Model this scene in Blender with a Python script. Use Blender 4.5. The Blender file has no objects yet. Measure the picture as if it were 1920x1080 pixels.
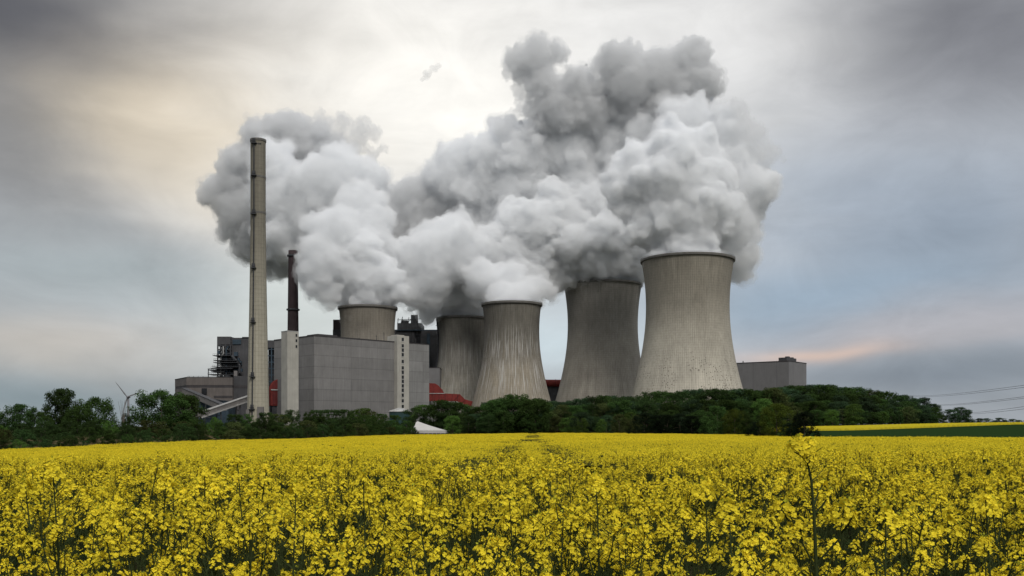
import bpy, math, random
import numpy as np
from mathutils import Vector, Matrix, Euler, noise as mnoise

R = math.radians
rng = np.random.default_rng(11)
random.seed(11)
SC = bpy.context.scene
COL = SC.collection

# ------------------------------------------------------------------ camera
EYE = 1.72
FPX, HY = 1800.0, 800.0            # focal length and horizon row of the photograph, in its pixels
cam_d = bpy.data.cameras.new("camera")
cam_d.sensor_width = 36.0
cam_d.lens = 36.0 * FPX / 1920.0
cam_d.shift_y = (HY - 540.0) / 1920.0
cam_d.clip_start = 0.05
cam_d.clip_end = 30000
cam = bpy.data.objects.new("camera", cam_d)
COL.objects.link(cam)
cam.location = (0, 0, EYE)
cam.rotation_euler = (R(90), 0, 0)
SC.camera = cam

def at(px, py, D):
    return Vector(((px - 960.0) / FPX * D, D, EYE + (HY - py) / FPX * D))
def X(px, D): return (px - 960.0) / FPX * D
def Z(py, D): return EYE + (HY - py) / FPX * D

# ------------------------------------------------------------------ render settings
BACK_SKY = 0.55
SUN_AZ, SUN_EL = 162.0, 45.0
v = SC.view_settings
SC.display_settings.display_device = 'sRGB'
v.view_transform = 'Standard'
v.look = 'None'
v.exposure = 0.35
v.gamma = 1.0
v.use_curve_mapping = False
SC.render.engine = 'CYCLES'
cy = SC.cycles
cy.use_denoising = True
cy.max_bounces = 20
cy.diffuse_bounces = 3
cy.glossy_bounces = 2
cy.transmission_bounces = 3
cy.transparent_max_bounces = 8
cy.volume_bounces = 16
cy.sample_clamp_indirect = 6.0
cy.use_adaptive_sampling = True
cy.adaptive_threshold = 0.015

# ------------------------------------------------------------------ node helpers
class NT:
    def __init__(s, tree):
        s.t = tree; s.n = tree.nodes; s.l = tree.links
    def put(s, sock, val):
        if val is None: return
        if hasattr(val, 'is_output') or isinstance(val, bpy.types.NodeSocket): s.l.new(val, sock)
        else:
            if sock.type == 'RGBA' and len(val) == 3: val = (*val, 1)
            sock.default_value = val
    def math(s, op, a, b=None, c=None, clamp=False):
        n = s.n.new('ShaderNodeMath'); n.operation = op; n.use_clamp = clamp
        for i, x in enumerate((a, b, c)):
            if x is not None: s.put(n.inputs[i], x)
        return n.outputs[0]
    def vmath(s, op, a, b=None):
        n = s.n.new('ShaderNodeVectorMath'); n.operation = op
        s.put(n.inputs[0], a)
        if b is not None: s.put(n.inputs[1], b)
        return n.outputs['Value'] if op in ('LENGTH', 'DOT_PRODUCT') else n.outputs[0]
    def mix(s, f, a, b, mode='MIX'):
        n = s.n.new('ShaderNodeMix'); n.data_type = 'RGBA'; n.blend_type = mode
        s.put(n.inputs[0], f); s.put(n.inputs[6], a); s.put(n.inputs[7], b)
        return n.outputs[2]
    def noise(s, vec, scale, detail=4, rough=0.55, dim='3D', lac=2.0, dist=0.0):
        n = s.n.new('ShaderNodeTexNoise'); n.noise_dimensions = dim
        if vec is not None: s.l.new(vec, n.inputs['Vector'])
        n.inputs['Scale'].default_value = scale; n.inputs['Detail'].default_value = detail
        n.inputs['Roughness'].default_value = rough; n.inputs['Lacunarity'].default_value = lac
        n.inputs['Distortion'].default_value = dist
        return n
    def ramp(s, f, stops):
        n = s.n.new('ShaderNodeValToRGB'); s.put(n.inputs[0], f)
        e = n.color_ramp.elements
        while len(e) < len(stops): e.new(0.5)
        for el, (p, c) in zip(e, stops):
            el.position = p
            el.color = (c, c, c, 1) if not hasattr(c, '__len__') else (*c, 1)
        return n.outputs[0]
    def mapr(s, f, a, b, c, d, smooth=False):
        n = s.n.new('ShaderNodeMapRange')
        if smooth: n.interpolation_type = 'SMOOTHSTEP'
        s.put(n.inputs[0], f)
        for i, x in enumerate((a, b, c, d)): n.inputs[i + 1].default_value = x
        return n.outputs[0]
    def sep(s, vec):
        n = s.n.new('ShaderNodeSeparateXYZ'); s.l.new(vec, n.inputs[0]); return n.outputs
    def comb(s, x, y, z):
        n = s.n.new('ShaderNodeCombineXYZ')
        for i, a in enumerate((x, y, z)): s.put(n.inputs[i], a)
        return n.outputs[0]

# ------------------------------------------------------------------ world: overcast evening sky over a clear Nishita sky
W = bpy.data.worlds.new("World")
SC.world = W
W.use_nodes = True
w = NT(W.node_tree)
w.n.clear()
out = w.n.new('ShaderNodeOutputWorld')
bg = w.n.new('ShaderNodeBackground')
w.l.new(bg.outputs[0], out.inputs[0])
bg.inputs[1].default_value = 0.1
sky = w.n.new('ShaderNodeTexSky')
sky.sky_type = 'NISHITA'
sky.sun_disc = False
sky.sun_elevation = R(SUN_EL)
sky.sun_rotation = R(SUN_AZ)
tc = w.n.new('ShaderNodeTexCoord')
d = w.vmath('NORMALIZE', tc.outputs['Generated'])
dx, dy, dz = w.sep(d)
az0 = w.math('MULTIPLY', w.math('ARCTAN2', dx, dy), 57.29578)
el0 = w.math('MULTIPLY', w.math('ARCSINE', dz), 57.29578)
# cloud deck: streaks stretched along the horizon warp the bearings used below
st = w.comb(w.math('MULTIPLY', az0, 0.045), w.math('MULTIPLY', el0, 0.13), 0.0)
n1 = w.noise(st, 1.1, 3, 0.5)
n2 = w.noise(w.vmath('ADD', st, (7.3, 2.1, 0.4)), 0.9, 3, 0.5)
n3 = w.noise(w.comb(w.math('MULTIPLY', az0, 0.06), w.math('MULTIPLY', el0, 0.22), 3.0), 1.5, 6, 0.55)
az = w.math('ADD', az0, w.math('MULTIPLY', w.math('SUBTRACT', n1.outputs[0], 0.5), 16.0))
el = w.math('ADD', el0, w.math('MULTIPLY', w.math('SUBTRACT', n2.outputs[0], 0.5), 6.0))

def bearing(px, py):
    a = math.atan((px - 960) / FPX)
    return math.degrees(a), math.degrees(math.atan((HY - py) / FPX * math.cos(a)))
K = 10.0     # cloud radiance is written at strength 1 and scaled to the 0.1 background
def srgb(r, g, b):
    f = lambda c: (c / 255 / 12.92) if c <= 10 else ((c / 255 + 0.055) / 1.055) ** 2.4
    return (f(r), f(g), f(b))
def kc(rgb): return tuple(K * c for c in srgb(*rgb))
def gauss(px, py, sx, sy):
    a, e = bearing(px, py)
    sa, se = sx / FPX * 57.3, sy / FPX * 57.3
    u = w.math('MULTIPLY', w.math('SUBTRACT', az, a), 1 / sa)
    q = w.math('MULTIPLY', w.math('SUBTRACT', el, e), 1 / se)
    r2 = w.math('ADD', w.math('MULTIPLY', u, u), w.math('MULTIPLY', q, q))
    return w.math('EXPONENT', w.math('MULTIPLY', r2, -1.0))
# vertical layering of the deck, then patches of thicker and thinner cloud
base = w.ramp(w.mapr(el, -3, 60, 0, 1), [
    (0.00, kc((140, 145, 150))), (0.10, kc((152, 158, 166))), (0.24, kc((168, 174, 182))),
    (0.42, kc((176, 178, 181))), (0.70, tuple(K * c for c in (0.62, 0.63, 0.65))), (1.0, tuple(K * c for c in (0.85, 0.86, 0.88)))])
colr = base
PATCH = [  # px, py, sx, sy, colour, weight
    (680, 190, 600, 360, (222, 218, 210), 0.85),
    (310, 230, 240, 150, (232, 216, 188), 0.9),
    (860, 200, 360, 210, (236, 233, 226), 0.85),
    (1250, 60, 380, 150, (222, 221, 219), 0.7),
    (30, 40, 320, 220, (70, 70, 75), 0.95),
    (0, 330, 170, 170, (112, 111, 110), 0.75),
    (1910, 20, 330, 170, (100, 100, 105), 0.85),
    (120, 640, 330, 55, (184, 174, 162), 0.7),
    (160, 520, 360, 65, (146, 155, 157), 0.75),
    (100, 735, 360, 60, (112, 126, 133), 0.9),
    (1680, 440, 280, 130, (134, 145, 158), 0.9),
    (1520, 560, 280, 65, (132, 149, 165), 0.85),
    (1050, 620, 200, 70, (186, 200, 206), 0.7),
    (560, 560, 160, 120, (190, 196, 192), 0.7),
    (1740, 620, 300, 40, (164, 158, 160), 0.6),
    (1545, 655, 165, 17, (216, 186, 168), 0.75),
    (1750, 715, 380, 50, (112, 121, 132), 0.85),
]
for px, py, sx, sy, c, wt in PATCH:
    colr = w.mix(w.math('MULTIPLY', gauss(px, py, sx, sy), wt), colr, kc(c))
n4 = w.noise(w.comb(w.math('MULTIPLY', az0, 0.06), w.math('MULTIPLY', el0, 0.10), 9.0), 2.6, 6, 0.6, dist=0.6)
streak = w.math('MULTIPLY', w.mapr(n3.outputs[0], 0.25, 0.75, 0.92, 1.07), w.mapr(n4.outputs[0], 0.28, 0.72, 0.88, 1.10))
colr = w.mix(1.0, colr, w.comb(streak, streak, streak), 'MULTIPLY')
# the unseen sky behind the camera is dimmed to shade surfaces facing it
back = w.mapr(dy, -0.6, 0.35, BACK_SKY, 1.0, True)
colr = w.mix(1.0, colr, w.comb(back, back, back), 'MULTIPLY')
final = w.mix(0.96, sky.outputs[0], colr)
w.l.new(final, bg.inputs[0])

sun_d = bpy.data.lights.new("sun", 'SUN')
sun_d.energy = 1.75
sun_d.angle = R(25)
sun_d.color = (1.0, 0.96, 0.90)
sun = bpy.data.objects.new("sun", sun_d)
COL.objects.link(sun)
sun.rotation_euler = (R(90 - SUN_EL), 0, R(180 - SUN_AZ))

# ------------------------------------------------------------------ materials
MATS = {}
def newmat(name):
    m = bpy.data.materials.new(name); m.use_nodes = True
    t = NT(m.node_tree); t.n.clear()
    o = t.n.new('ShaderNodeOutputMaterial')
    MATS[name] = m
    return m, t, o
def principled(t, o, col, rough=0.8, bump=None, spec=0.3, metal=0.0, bstr=0.5, bdist=0.2):
    p = t.n.new('ShaderNodeBsdfPrincipled')
    t.put(p.inputs['Base Color'], col)
    p.inputs['Roughness'].default_value = rough
    p.inputs['Specular IOR Level'].default_value = spec
    p.inputs['Metallic'].default_value = metal
    if bump is not None:
        b = t.n.new('ShaderNodeBump'); b.inputs['Strength'].default_value = bstr; b.inputs['Distance'].default_value = bdist
        t.put(b.inputs['Height'], bump); t.l.new(b.outputs[0], p.inputs['Normal'])
    t.l.new(p.outputs[0], o.inputs[0])
    return p
def rough_mat(name, rgb, var=0.25, scale=0.3, rough=0.75, spec=0.3, streak=True, metal=0.0):
    """painted or raw surface with blotchy wear and rain streaks"""
    m, t, o = newmat(name)
    c = t.n.new('ShaderNodeTexCoord').outputs['Object']
    n = t.noise(c, scale, 6, 0.6)
    f = t.mapr(n.outputs[0], 0.3, 0.7, 1 - var, 1 + var)
    if streak:
        x, y, z = t.sep(c)
        s2 = t.noise(t.comb(t.math('MULTIPLY', x, 1.2), t.math('MULTIPLY', y, 1.2), t.math('MULTIPLY', z, 0.06)), 0.8, 4, 0.6)
        f = t.math('MULTIPLY', f, t.mapr(s2.outputs[0], 0.3, 0.7, 1 - var * .6, 1 + var * .6))
    col = t.mix(1.0, rgb, t.comb(f, f, f), 'MULTIPLY')
    principled(t, o, col, rough, n.outputs[0], spec, metal, 0.15, 0.1)
    return m
rough_mat('steel_dark', (0.045, 0.047, 0.052), 0.35, 0.2)
rough_mat('steel_blue', (0.035, 0.055, 0.075), 0.35, 0.2)
rough_mat('cladding_dark', (0.060, 0.060, 0.064), 0.22, 0.12)
rough_mat('cladding_brown', (0.125, 0.110, 0.103), 0.18, 0.10)
rough_mat('cladding_band', (0.050, 0.046, 0.048), 0.2, 0.2)
rough_mat('glass_dark', (0.018, 0.019, 0.022), 0.2, 0.5, rough=0.25, spec=0.5)
rough_mat('tower_white', (0.375, 0.362, 0.325), 0.12, 0.15)
rough_mat('stack_brown', (0.036, 0.024, 0.026), 0.25, 0.15)
rough_mat('duct_red', (0.155, 0.022, 0.018), 0.30, 0.25)
rough_mat('duct_red_dark', (0.10, 0.016, 0.016), 0.3, 0.2)
rough_mat('galvanised', (0.34, 0.34, 0.33), 0.2, 0.4, rough=0.5)
rough_mat('gallery_grey', (0.16, 0.15, 0.145), 0.2, 0.3)
rough_mat('gallery_pale', (0.26, 0.255, 0.245), 0.2, 0.3)
rough_mat('rail_white', (0.62, 0.61, 0.58), 0.12, 0.4)
rough_mat('tank_green', (0.022, 0.052, 0.052), 0.2, 0.4)
rough_mat('tent_white', (0.42, 0.41, 0.39), 0.08, 0.5, streak=False)
rough_mat('turbine_white', (0.17, 0.17, 0.18), 0.05, 0.3)
rough_mat('wire_metal', (0.09, 0.09, 0.10), 0.1, 0.3, streak=False)
rough_mat('bark', (0.06, 0.048, 0.036), 0.3, 1.5)
rough_mat('wood_grey', (0.14, 0.12, 0.10), 0.3, 1.5)

def panel_mat(name, rgb, pw, ph, groove=0.35, var=0.08):
    """cladding with joints: pw/ph metres between vertical/horizontal joints, on local x or y and z"""
    m, t, o = newmat(name)
    c = t.n.new('ShaderNodeTexCoord').outputs['Object']
    x, y, z = t.sep(c)
    a = t.math('ADD', x, y)
    def line(v, p, wd):
        fr = t.math('FRACT', t.math('DIVIDE', v, p))
        return t.math('LESS_THAN', t.math('ABSOLUTE', t.math('SUBTRACT', fr, 0.5)), wd / p)
    g1 = line(z, ph, 0.32)
    g2 = line(a, pw, 0.32)
    fine = line(a, 1.1, 0.10)
    g = t.math('MAXIMUM', g1, g2)
    cell = t.n.new('ShaderNodeTexWhiteNoise')
    t.l.new(t.comb(t.math('FLOOR', t.math('DIVIDE', t.math('ADD', a, pw * .5), pw)), t.math('FLOOR', t.math('DIVIDE', t.math('ADD', z, ph * .5), ph)), 0.0), cell.inputs['Vector'])
    n = t.noise(c, 0.09, 6, 0.65)
    s2 = t.noise(t.comb(t.math('MULTIPLY', a, 0.9), 0.0, t.math('MULTIPLY', z, 0.05)), 0.9, 4, 0.6)
    f = t.math('MULTIPLY', t.mapr(n.outputs[0], 0.3, 0.7, 1 - var, 1 + var), t.mapr(s2.outputs[0], 0.3, 0.7, 1 - var, 1 + var))
    f = t.math('MULTIPLY', f, t.mapr(cell.outputs[0], 0, 1, 1 - var * .8, 1 + var * .8))
    f = t.math('MULTIPLY', f, t.math('SUBTRACT', 1.0, t.math('MULTIPLY', g, groove)))
    f = t.math('MULTIPLY', f, t.math('SUBTRACT', 1.0, t.math('MULTIPLY', fine, 0.06)))
    col = t.mix(1.0, rgb, t.comb(f, f, f), 'MULTIPLY')
    principled(t, o, col, 0.7, None, 0.3)
    return m
panel_mat('panel_grey', (0.185, 0.180, 0.177), 74.0, 9.4, 0.22, 0.13)
panel_mat('panel_light', (0.21, 0.208, 0.204), 18.0, 9.4, 0.2, 0.12)
panel_mat('panel_hall', (0.165, 0.163, 0.166), 31.0, 60.0, 0.3)
panel_mat('panel_dark', (0.050, 0.050, 0.054), 15.0, 14.0, 0.4, 0.15)

def concrete_mat(name, rgb, rib, top, foot, spots=0.0, streaks=0.0, seed=0.0, topz=0.9, dark=0.25):
    """cast concrete shell, uv = (turn, height): fine ribs, lifts, weathering; rib is ribs per turn"""
    m, t, o = newmat(name)
    uv = t.n.new('ShaderNodeUVMap').outputs[0]
    ob = t.n.new('ShaderNodeTexCoord').outputs['Object']
    u, vv, _ = t.sep(uv)
    ribs = t.math('SINE', t.math('MULTIPLY', u, 2 * math.pi * rib))
    lifts = t.math('SINE', t.math('MULTIPLY', vv, 2 * math.pi * 70))
    big = t.noise(t.vmath('ADD', ob, (seed, seed, 0)), 0.022, 6, 0.65)
    col_streak = t.noise(t.comb(t.math('MULTIPLY', u, 60.0), t.math('MULTIPLY', vv, 2.0), seed), 1.0, 5, 0.65)
    fine = t.noise(t.comb(t.math('MULTIPLY', u, 420.0), t.math('MULTIPLY', vv, 12.0), seed + 4), 1.0, 3, 0.6)
    grain = t.noise(ob, 0.5, 5, 0.7)
    f = t.mapr(big.outputs[0], 0.3, 0.7, 1 - dark, 1 + dark * .8)
    f = t.math('MULTIPLY', f, t.mapr(col_streak.outputs[0], 0.3, 0.7, 0.80, 1.15))
    f = t.math('MULTIPLY', f, t.mapr(fine.outputs[0], 0.25, 0.75, 0.84, 1.16))
    f = t.math('MULTIPLY', f, t.mapr(grain.outputs[0], 0.25, 0.75, 0.88, 1.12))
    f = t.math('MULTIPLY', f, t.mapr(ribs, -1, 1, 0.93, 1.05))
    f = t.math('MULTIPLY', f, t.mapr(lifts, 0.8, 1.0, 1.0, 0.86))
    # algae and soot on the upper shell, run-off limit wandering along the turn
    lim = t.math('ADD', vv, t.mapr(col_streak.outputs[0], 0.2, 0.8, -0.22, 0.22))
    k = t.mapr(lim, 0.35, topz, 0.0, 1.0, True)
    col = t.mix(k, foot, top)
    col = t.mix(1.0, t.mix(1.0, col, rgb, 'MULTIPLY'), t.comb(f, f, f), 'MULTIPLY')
    if streaks:
        s1 = t.noise(t.comb(t.math('MULTIPLY', u, 240.0), t.math('MULTIPLY', vv, 3.5), seed + 9), 1.0, 3, 0.7)
        band = t.math('MULTIPLY', t.mapr(vv, 0.05, 0.40, 0, 1, True), t.mapr(vv, 0.62, 0.90, 1, 0.15, True))
        wh = t.math('MULTIPLY', t.mapr(s1.outputs[0], 0.50, 0.60, 0, 1), t.math('MULTIPLY', band, streaks))
        col = t.mix(wh, col, (0.48, 0.47, 0.45))
    if spots:
        vo = t.n.new('ShaderNodeTexVoronoi'); vo.feature = 'F1'
        t.l.new(t.vmath('ADD', ob, (seed, 3.0, 1.0)), vo.inputs['Vector']); vo.inputs['Scale'].default_value = 0.45
        gate = t.noise(ob, 0.05, 3, 0.6)
        sp = t.math('LESS_THAN', vo.outputs['Distance'], 0.26)
        zone = t.math('MULTIPLY', t.mapr(vv, 0.16, 0.24, 0, 1, True), t.mapr(vv, 0.36, 0.50, 1, 0, True))
        sp = t.math('MULTIPLY', t.math('MULTIPLY', sp, zone), t.mapr(gate.outputs[0], 0.46, 0.54, 0, spots))
        col = t.mix(sp, col, (0.04, 0.035, 0.03))
    principled(t, o, col, 0.9, t.math('ADD', ribs, t.math('MULTIPLY', grain.outputs[0], 0.8)), 0.15, 0, 0.25, 0.3)
    return m
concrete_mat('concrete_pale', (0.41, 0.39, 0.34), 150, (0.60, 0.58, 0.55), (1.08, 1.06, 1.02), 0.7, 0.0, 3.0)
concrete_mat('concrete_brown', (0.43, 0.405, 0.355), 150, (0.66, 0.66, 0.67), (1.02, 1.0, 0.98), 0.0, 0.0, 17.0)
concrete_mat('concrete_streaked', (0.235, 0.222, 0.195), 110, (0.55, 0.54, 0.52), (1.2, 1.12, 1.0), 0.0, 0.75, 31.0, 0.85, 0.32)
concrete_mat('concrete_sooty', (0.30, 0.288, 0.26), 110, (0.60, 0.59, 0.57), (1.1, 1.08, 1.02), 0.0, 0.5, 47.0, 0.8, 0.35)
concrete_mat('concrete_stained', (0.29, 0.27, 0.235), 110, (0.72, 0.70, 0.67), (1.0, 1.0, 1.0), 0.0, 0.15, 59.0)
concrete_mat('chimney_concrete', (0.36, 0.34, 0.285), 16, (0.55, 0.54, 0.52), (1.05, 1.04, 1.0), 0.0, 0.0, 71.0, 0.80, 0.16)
rough_mat('rim_concrete', (0.13, 0.125, 0.115), 0.2, 0.3)

def leaf_mat(name, rgb, var=0.45):
    m, t, o = newmat(name)
    ob = t.n.new('ShaderNodeTexCoord').outputs['Object']
    oi = t.n.new('ShaderNodeObjectInfo')
    n = t.noise(ob, 0.55, 4, 0.7)
    g = t.n.new('ShaderNodeNewGeometry')
    f = t.mapr(n.outputs[0], 0.3, 0.7, 1 - var, 1 + var)
    f = t.math('MULTIPLY', f, t.mapr(g.outputs['Random Per Island'], 0, 1, 0.65, 1.35))
    f = t.math('MULTIPLY', f, t.mapr(oi.outputs['Random'], 0, 1, 0.62, 1.45))
    col = t.mix(1.0, rgb, t.comb(f, f, t.math('MULTIPLY', f, 0.95)), 'MULTIPLY')
    hs = t.n.new('ShaderNodeHueSaturation')
    t.l.new(col, hs.inputs['Color'])
    t.l.new(t.mapr(oi.outputs['Random'], 0, 1, 0.50, 0.53), hs.inputs['Hue'])
    a = t.n.new('ShaderNodeBsdfDiffuse'); t.l.new(hs.outputs[0], a.inputs[0])
    b = t.n.new('ShaderNodeBsdfTranslucent'); t.l.new(hs.outputs[0], b.inputs[0])
    mx = t.n.new('ShaderNodeMixShader'); mx.inputs[0].default_value = 0.3
    t.l.new(a.outputs[0], mx.inputs[1]); t.l.new(b.outputs[0], mx.inputs[2])
    t.l.new(mx.outputs[0], o.inputs[0])
    return m
leaf_mat('leaf_dark', (0.038, 0.060, 0.021))
leaf_mat('leaf_mid', (0.045, 0.072, 0.021))
leaf_mat('leaf_bright', (0.076, 0.118, 0.028))
leaf_mat('leaf_olive', (0.070, 0.082, 0.030))
leaf_mat('leaf_blue', (0.042, 0.068, 0.035))
leaf_mat('leaf_gold', (0.062, 0.076, 0.014))
leaf_mat('leaf_black', (0.012, 0.018, 0.010))

def flower_mat(name, rgb, trans):
    m, t, o = newmat(name)
    oi = t.n.new('ShaderNodeObjectInfo')
    g = t.n.new('ShaderNodeNewGeometry')
    f = t.math('MULTIPLY', t.mapr(g.outputs['Random Per Island'], 0, 1, 0.78, 1.18), t.mapr(oi.outputs['Random'], 0, 1, 0.85, 1.12))
    col = t.mix(1.0, rgb, t.comb(f, f, f), 'MULTIPLY')
    a = t.n.new('ShaderNodeBsdfDiffuse'); t.l.new(col, a.inputs[0])
    b = t.n.new('ShaderNodeBsdfTranslucent'); t.l.new(col, b.inputs[0])
    mx = t.n.new('ShaderNodeMixShader'); mx.inputs[0].default_value = trans
    t.l.new(a.outputs[0], mx.inputs[1]); t.l.new(b.outputs[0], mx.inputs[2])
    t.l.new(mx.outputs[0], o.inputs[0])
    return m
flower_mat('petal_yellow', (0.83, 0.675, 0.040), 0.3)
flower_mat('bud_green', (0.36, 0.36, 0.03), 0.2)
flower_mat('stem_green', (0.040, 0.052, 0.020), 0.0)
flower_mat('rape_leaf', (0.030, 0.052, 0.019), 0.25)

def ground_mat(name, c1, c2, scale, c3=None):
    m, t, o = newmat(name)
    ob = t.n.new('ShaderNodeTexCoord').outputs['Object']
    n = t.noise(ob, scale, 8, 0.7); n_b = t.noise(ob, scale * 0.07, 4, 0.6)
    col = t.mix(t.mapr(n.outputs[0], 0.35, 0.65, 0, 1), c1, c2)
    if c3: col = t.mix(t.mapr(n_b.outputs[0], 0.5, 0.62, 0, 1), col, c3)
    principled(t, o, col, 1.0, n.outputs[0], 0.0, 0, 0.6, 0.2)
    return m
ground_mat('soil', (0.030, 0.034, 0.016), (0.055, 0.048, 0.028), 1.2, (0.030, 0.042, 0.016))
ground_mat('bank_earth', (0.045, 0.046, 0.022), (0.12, 0.085, 0.052), 0.6, (0.035, 0.045, 0.018))
ground_mat('wheat_green', (0.014, 0.030, 0.010), (0.020, 0.040, 0.012), 1.5)
ground_mat('far_yellow', (0.50, 0.40, 0.02), (0.28, 0.24, 0.02), 0.8)
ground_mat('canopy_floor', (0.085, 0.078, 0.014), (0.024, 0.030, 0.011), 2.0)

# ------------------------------------------------------------------ mesh builder
class MB:
    def __init__(s): s.v = []; s.f = []; s.mi = []; s.uv = []; s.cur = 0
    def add(s, vs, fs, mi=0, uv=None):
        b = len(s.v)
        s.v += [tuple(q) for q in vs]
        for k, f in enumerate(fs):
            s.f.append(tuple(i + b for i in f)); s.mi.append(mi)
            s.uv.append(uv[k] if uv else None)
    def box(s, x0, x1, y0, y1, z0, z1, mi=0):
        s.add([(x0, y0, z0), (x1, y0, z0), (x1, y1, z0), (x0, y1, z0), (x0, y0, z1), (x1, y0, z1), (x1, y1, z1), (x0, y1, z1)],
              [(3, 2, 1, 0), (4, 5, 6, 7), (0, 1, 5, 4), (1, 2, 6, 5), (2, 3, 7, 6), (3, 0, 4, 7)], mi)
    def tube(s, pts, rads, n=8, mi=0, cap=True):
        pts = [Vector(p) for p in pts]
        if not hasattr(rads, '__len__'): rads = [rads] * len(pts)
        vs = []
        ref = None
        for i, p in enumerate(pts):
            t = (pts[min(i + 1, len(pts) - 1)] - pts[max(i - 1, 0)])
            if t.length < 1e-9: t = Vector((0, 0, 1))
            t.normalize()
            if ref is None:
                ref = Vector((1, 0, 0)) if abs(t.x) < 0.8 else Vector((0, 1, 0))
            a = t.cross(ref).normalized(); b_ = t.cross(a).normalized(); ref = -b_ if False else ref
            for k in range(n):
                q = 2 * math.pi * k / n
                vs.append(p + (a * math.cos(q) + b_ * math.sin(q)) * rads[i])
        fs = []
        for i in range(len(pts) - 1):
            for k in range(n):
                fs.append((i * n + k, i * n + (k + 1) % n, (i + 1) * n + (k + 1) % n, (i + 1) * n + k))
        if cap and n > 2:
            fs.append(tuple(range(n - 1, -1, -1))); fs.append(tuple((len(pts) - 1) * n + k for k in range(n)))
        s.add(vs, fs, mi)
    def bar(s, a, b, w_, mi=0): s.tube([a, b], w_, 4, mi)
    def lathe(s, prof, n=96, mi=0, c=(0, 0), uv=True, closed=False):
        """prof: list of (r, z)"""
        vs = []; fs = []; uvs = []
        zmax = max(p[1] for p in prof); zmin = min(p[1] for p in prof); dz = max(zmax - zmin, 1e-6)
        for r, z in prof:
            for k in range(n):
                a = 2 * math.pi * k / n
                vs.append((c[0] + r * math.cos(a), c[1] + r * math.sin(a), z))
        for i in range(len(prof) - 1):
            v0 = (prof[i][1] - zmin) / dz; v1 = (prof[i + 1][1] - zmin) / dz
            for k in range(n):
                fs.append((i * n + k, i * n + (k + 1) % n, (i + 1) * n + (k + 1) % n, (i + 1) * n + k))
                uvs.append(((k / n, v0), ((k + 1) / n, v0), ((k + 1) / n, v1), (k / n, v1)))
        s.add(vs, fs, mi, uvs if uv else None)
    def prism(s, poly, axis, d0, d1, mi=0):
        """extrude polygon (list of 2d points) along axis 'y' (poly in x,z) from d0 to d1"""
        n = len(poly)
        if axis == 'y':
            vs = [(p[0], d0, p[1]) for p in poly] + [(p[0], d1, p[1]) for p in poly]
        elif axis == 'x':
            vs = [(d0, p[0], p[1]) for p in poly] + [(d1, p[0], p[1]) for p in poly]
        else:
            vs = [(p[0], p[1], d0) for p in poly] + [(p[0], p[1], d1) for p in poly]
        fs = [tuple(range(n)), tuple(range(2 * n - 1, n - 1, -1))]
        fs += [(i, n + i, n + (i + 1) % n, (i + 1) % n) for i in range(n)]
        s.add(vs, fs, mi)
    def mesh(s, name, mats, smooth=False):
        me = bpy.data.meshes.new(name)
        me.from_pydata(s.v, [], s.f)
        for m in (mats if isinstance(mats, (list, tuple)) else [mats]): me.materials.append(MATS[m])
        if any(s.mi): me.polygons.foreach_set('material_index', s.mi)
        if any(u is not None for u in s.uv):
            l = me.uv_layers.new(name='UVMap')
            flat = []
            for f, u in zip(s.f, s.uv):
                if u is None: flat += [0.0, 0.0] * len(f)
                else:
                    for q in u: flat += [q[0], q[1]]
            l.data.foreach_set('uv', flat)
        if smooth: me.polygons.foreach_set('use_smooth', [True] * len(me.polygons))
        me.update()
        return me
    def build(s, name, mats, parent=None, smooth=False, label=None):
        o = bpy.data.objects.new(name, s.mesh(name, mats, smooth))
        COL.objects.link(o)
        if parent is not None: o.parent = parent
        if label: o['label'] = label
        return o

def npmesh(name, verts, faces, mats, mi=None, smooth=False):
    """fast mesh from numpy arrays, faces (n,4) or (n,3)"""
    me = bpy.data.meshes.new(name)
    k = faces.shape[1]
    me.vertices.add(len(verts)); me.vertices.foreach_set('co', np.ascontiguousarray(verts, dtype=np.float32).ravel())
    me.loops.add(faces.size); me.loops.foreach_set('vertex_index', np.ascontiguousarray(faces, dtype=np.int32).ravel())
    me.polygons.add(len(faces))
    me.polygons.foreach_set('loop_start', np.arange(0, faces.size, k, dtype=np.int32))
    me.polygons.foreach_set('loop_total', np.full(len(faces), k, dtype=np.int32))
    for m in (mats if isinstance(mats, (list, tuple)) else [mats]): me.materials.append(MATS[m])
    if mi is not None: me.polygons.foreach_set('material_index', np.ascontiguousarray(mi, dtype=np.int32))
    if smooth: me.polygons.foreach_set('use_smooth', np.ones(len(faces), dtype=bool))
    me.update(calc_edges=True)
    return me

def tag(o, label, cat, group=None):
    o['label'] = label; o['category'] = cat
    if group: o['group'] = group
    return o
def thing(name, label, cat, loc=(0, 0, 0), rz=0.0, group=None):
    o = bpy.data.objects.new(name, None); COL.objects.link(o)
    o.location = loc; o.rotation_euler = (0, 0, rz); o.empty_display_size = 2
    return tag(o, label, cat, group)
def link_mesh(name, me, parent=None, kind=None):
    o = bpy.data.objects.new(name, me); COL.objects.link(o)
    if parent is not None: o.parent = parent
    if kind: o['kind'] = kind
    return o

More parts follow.
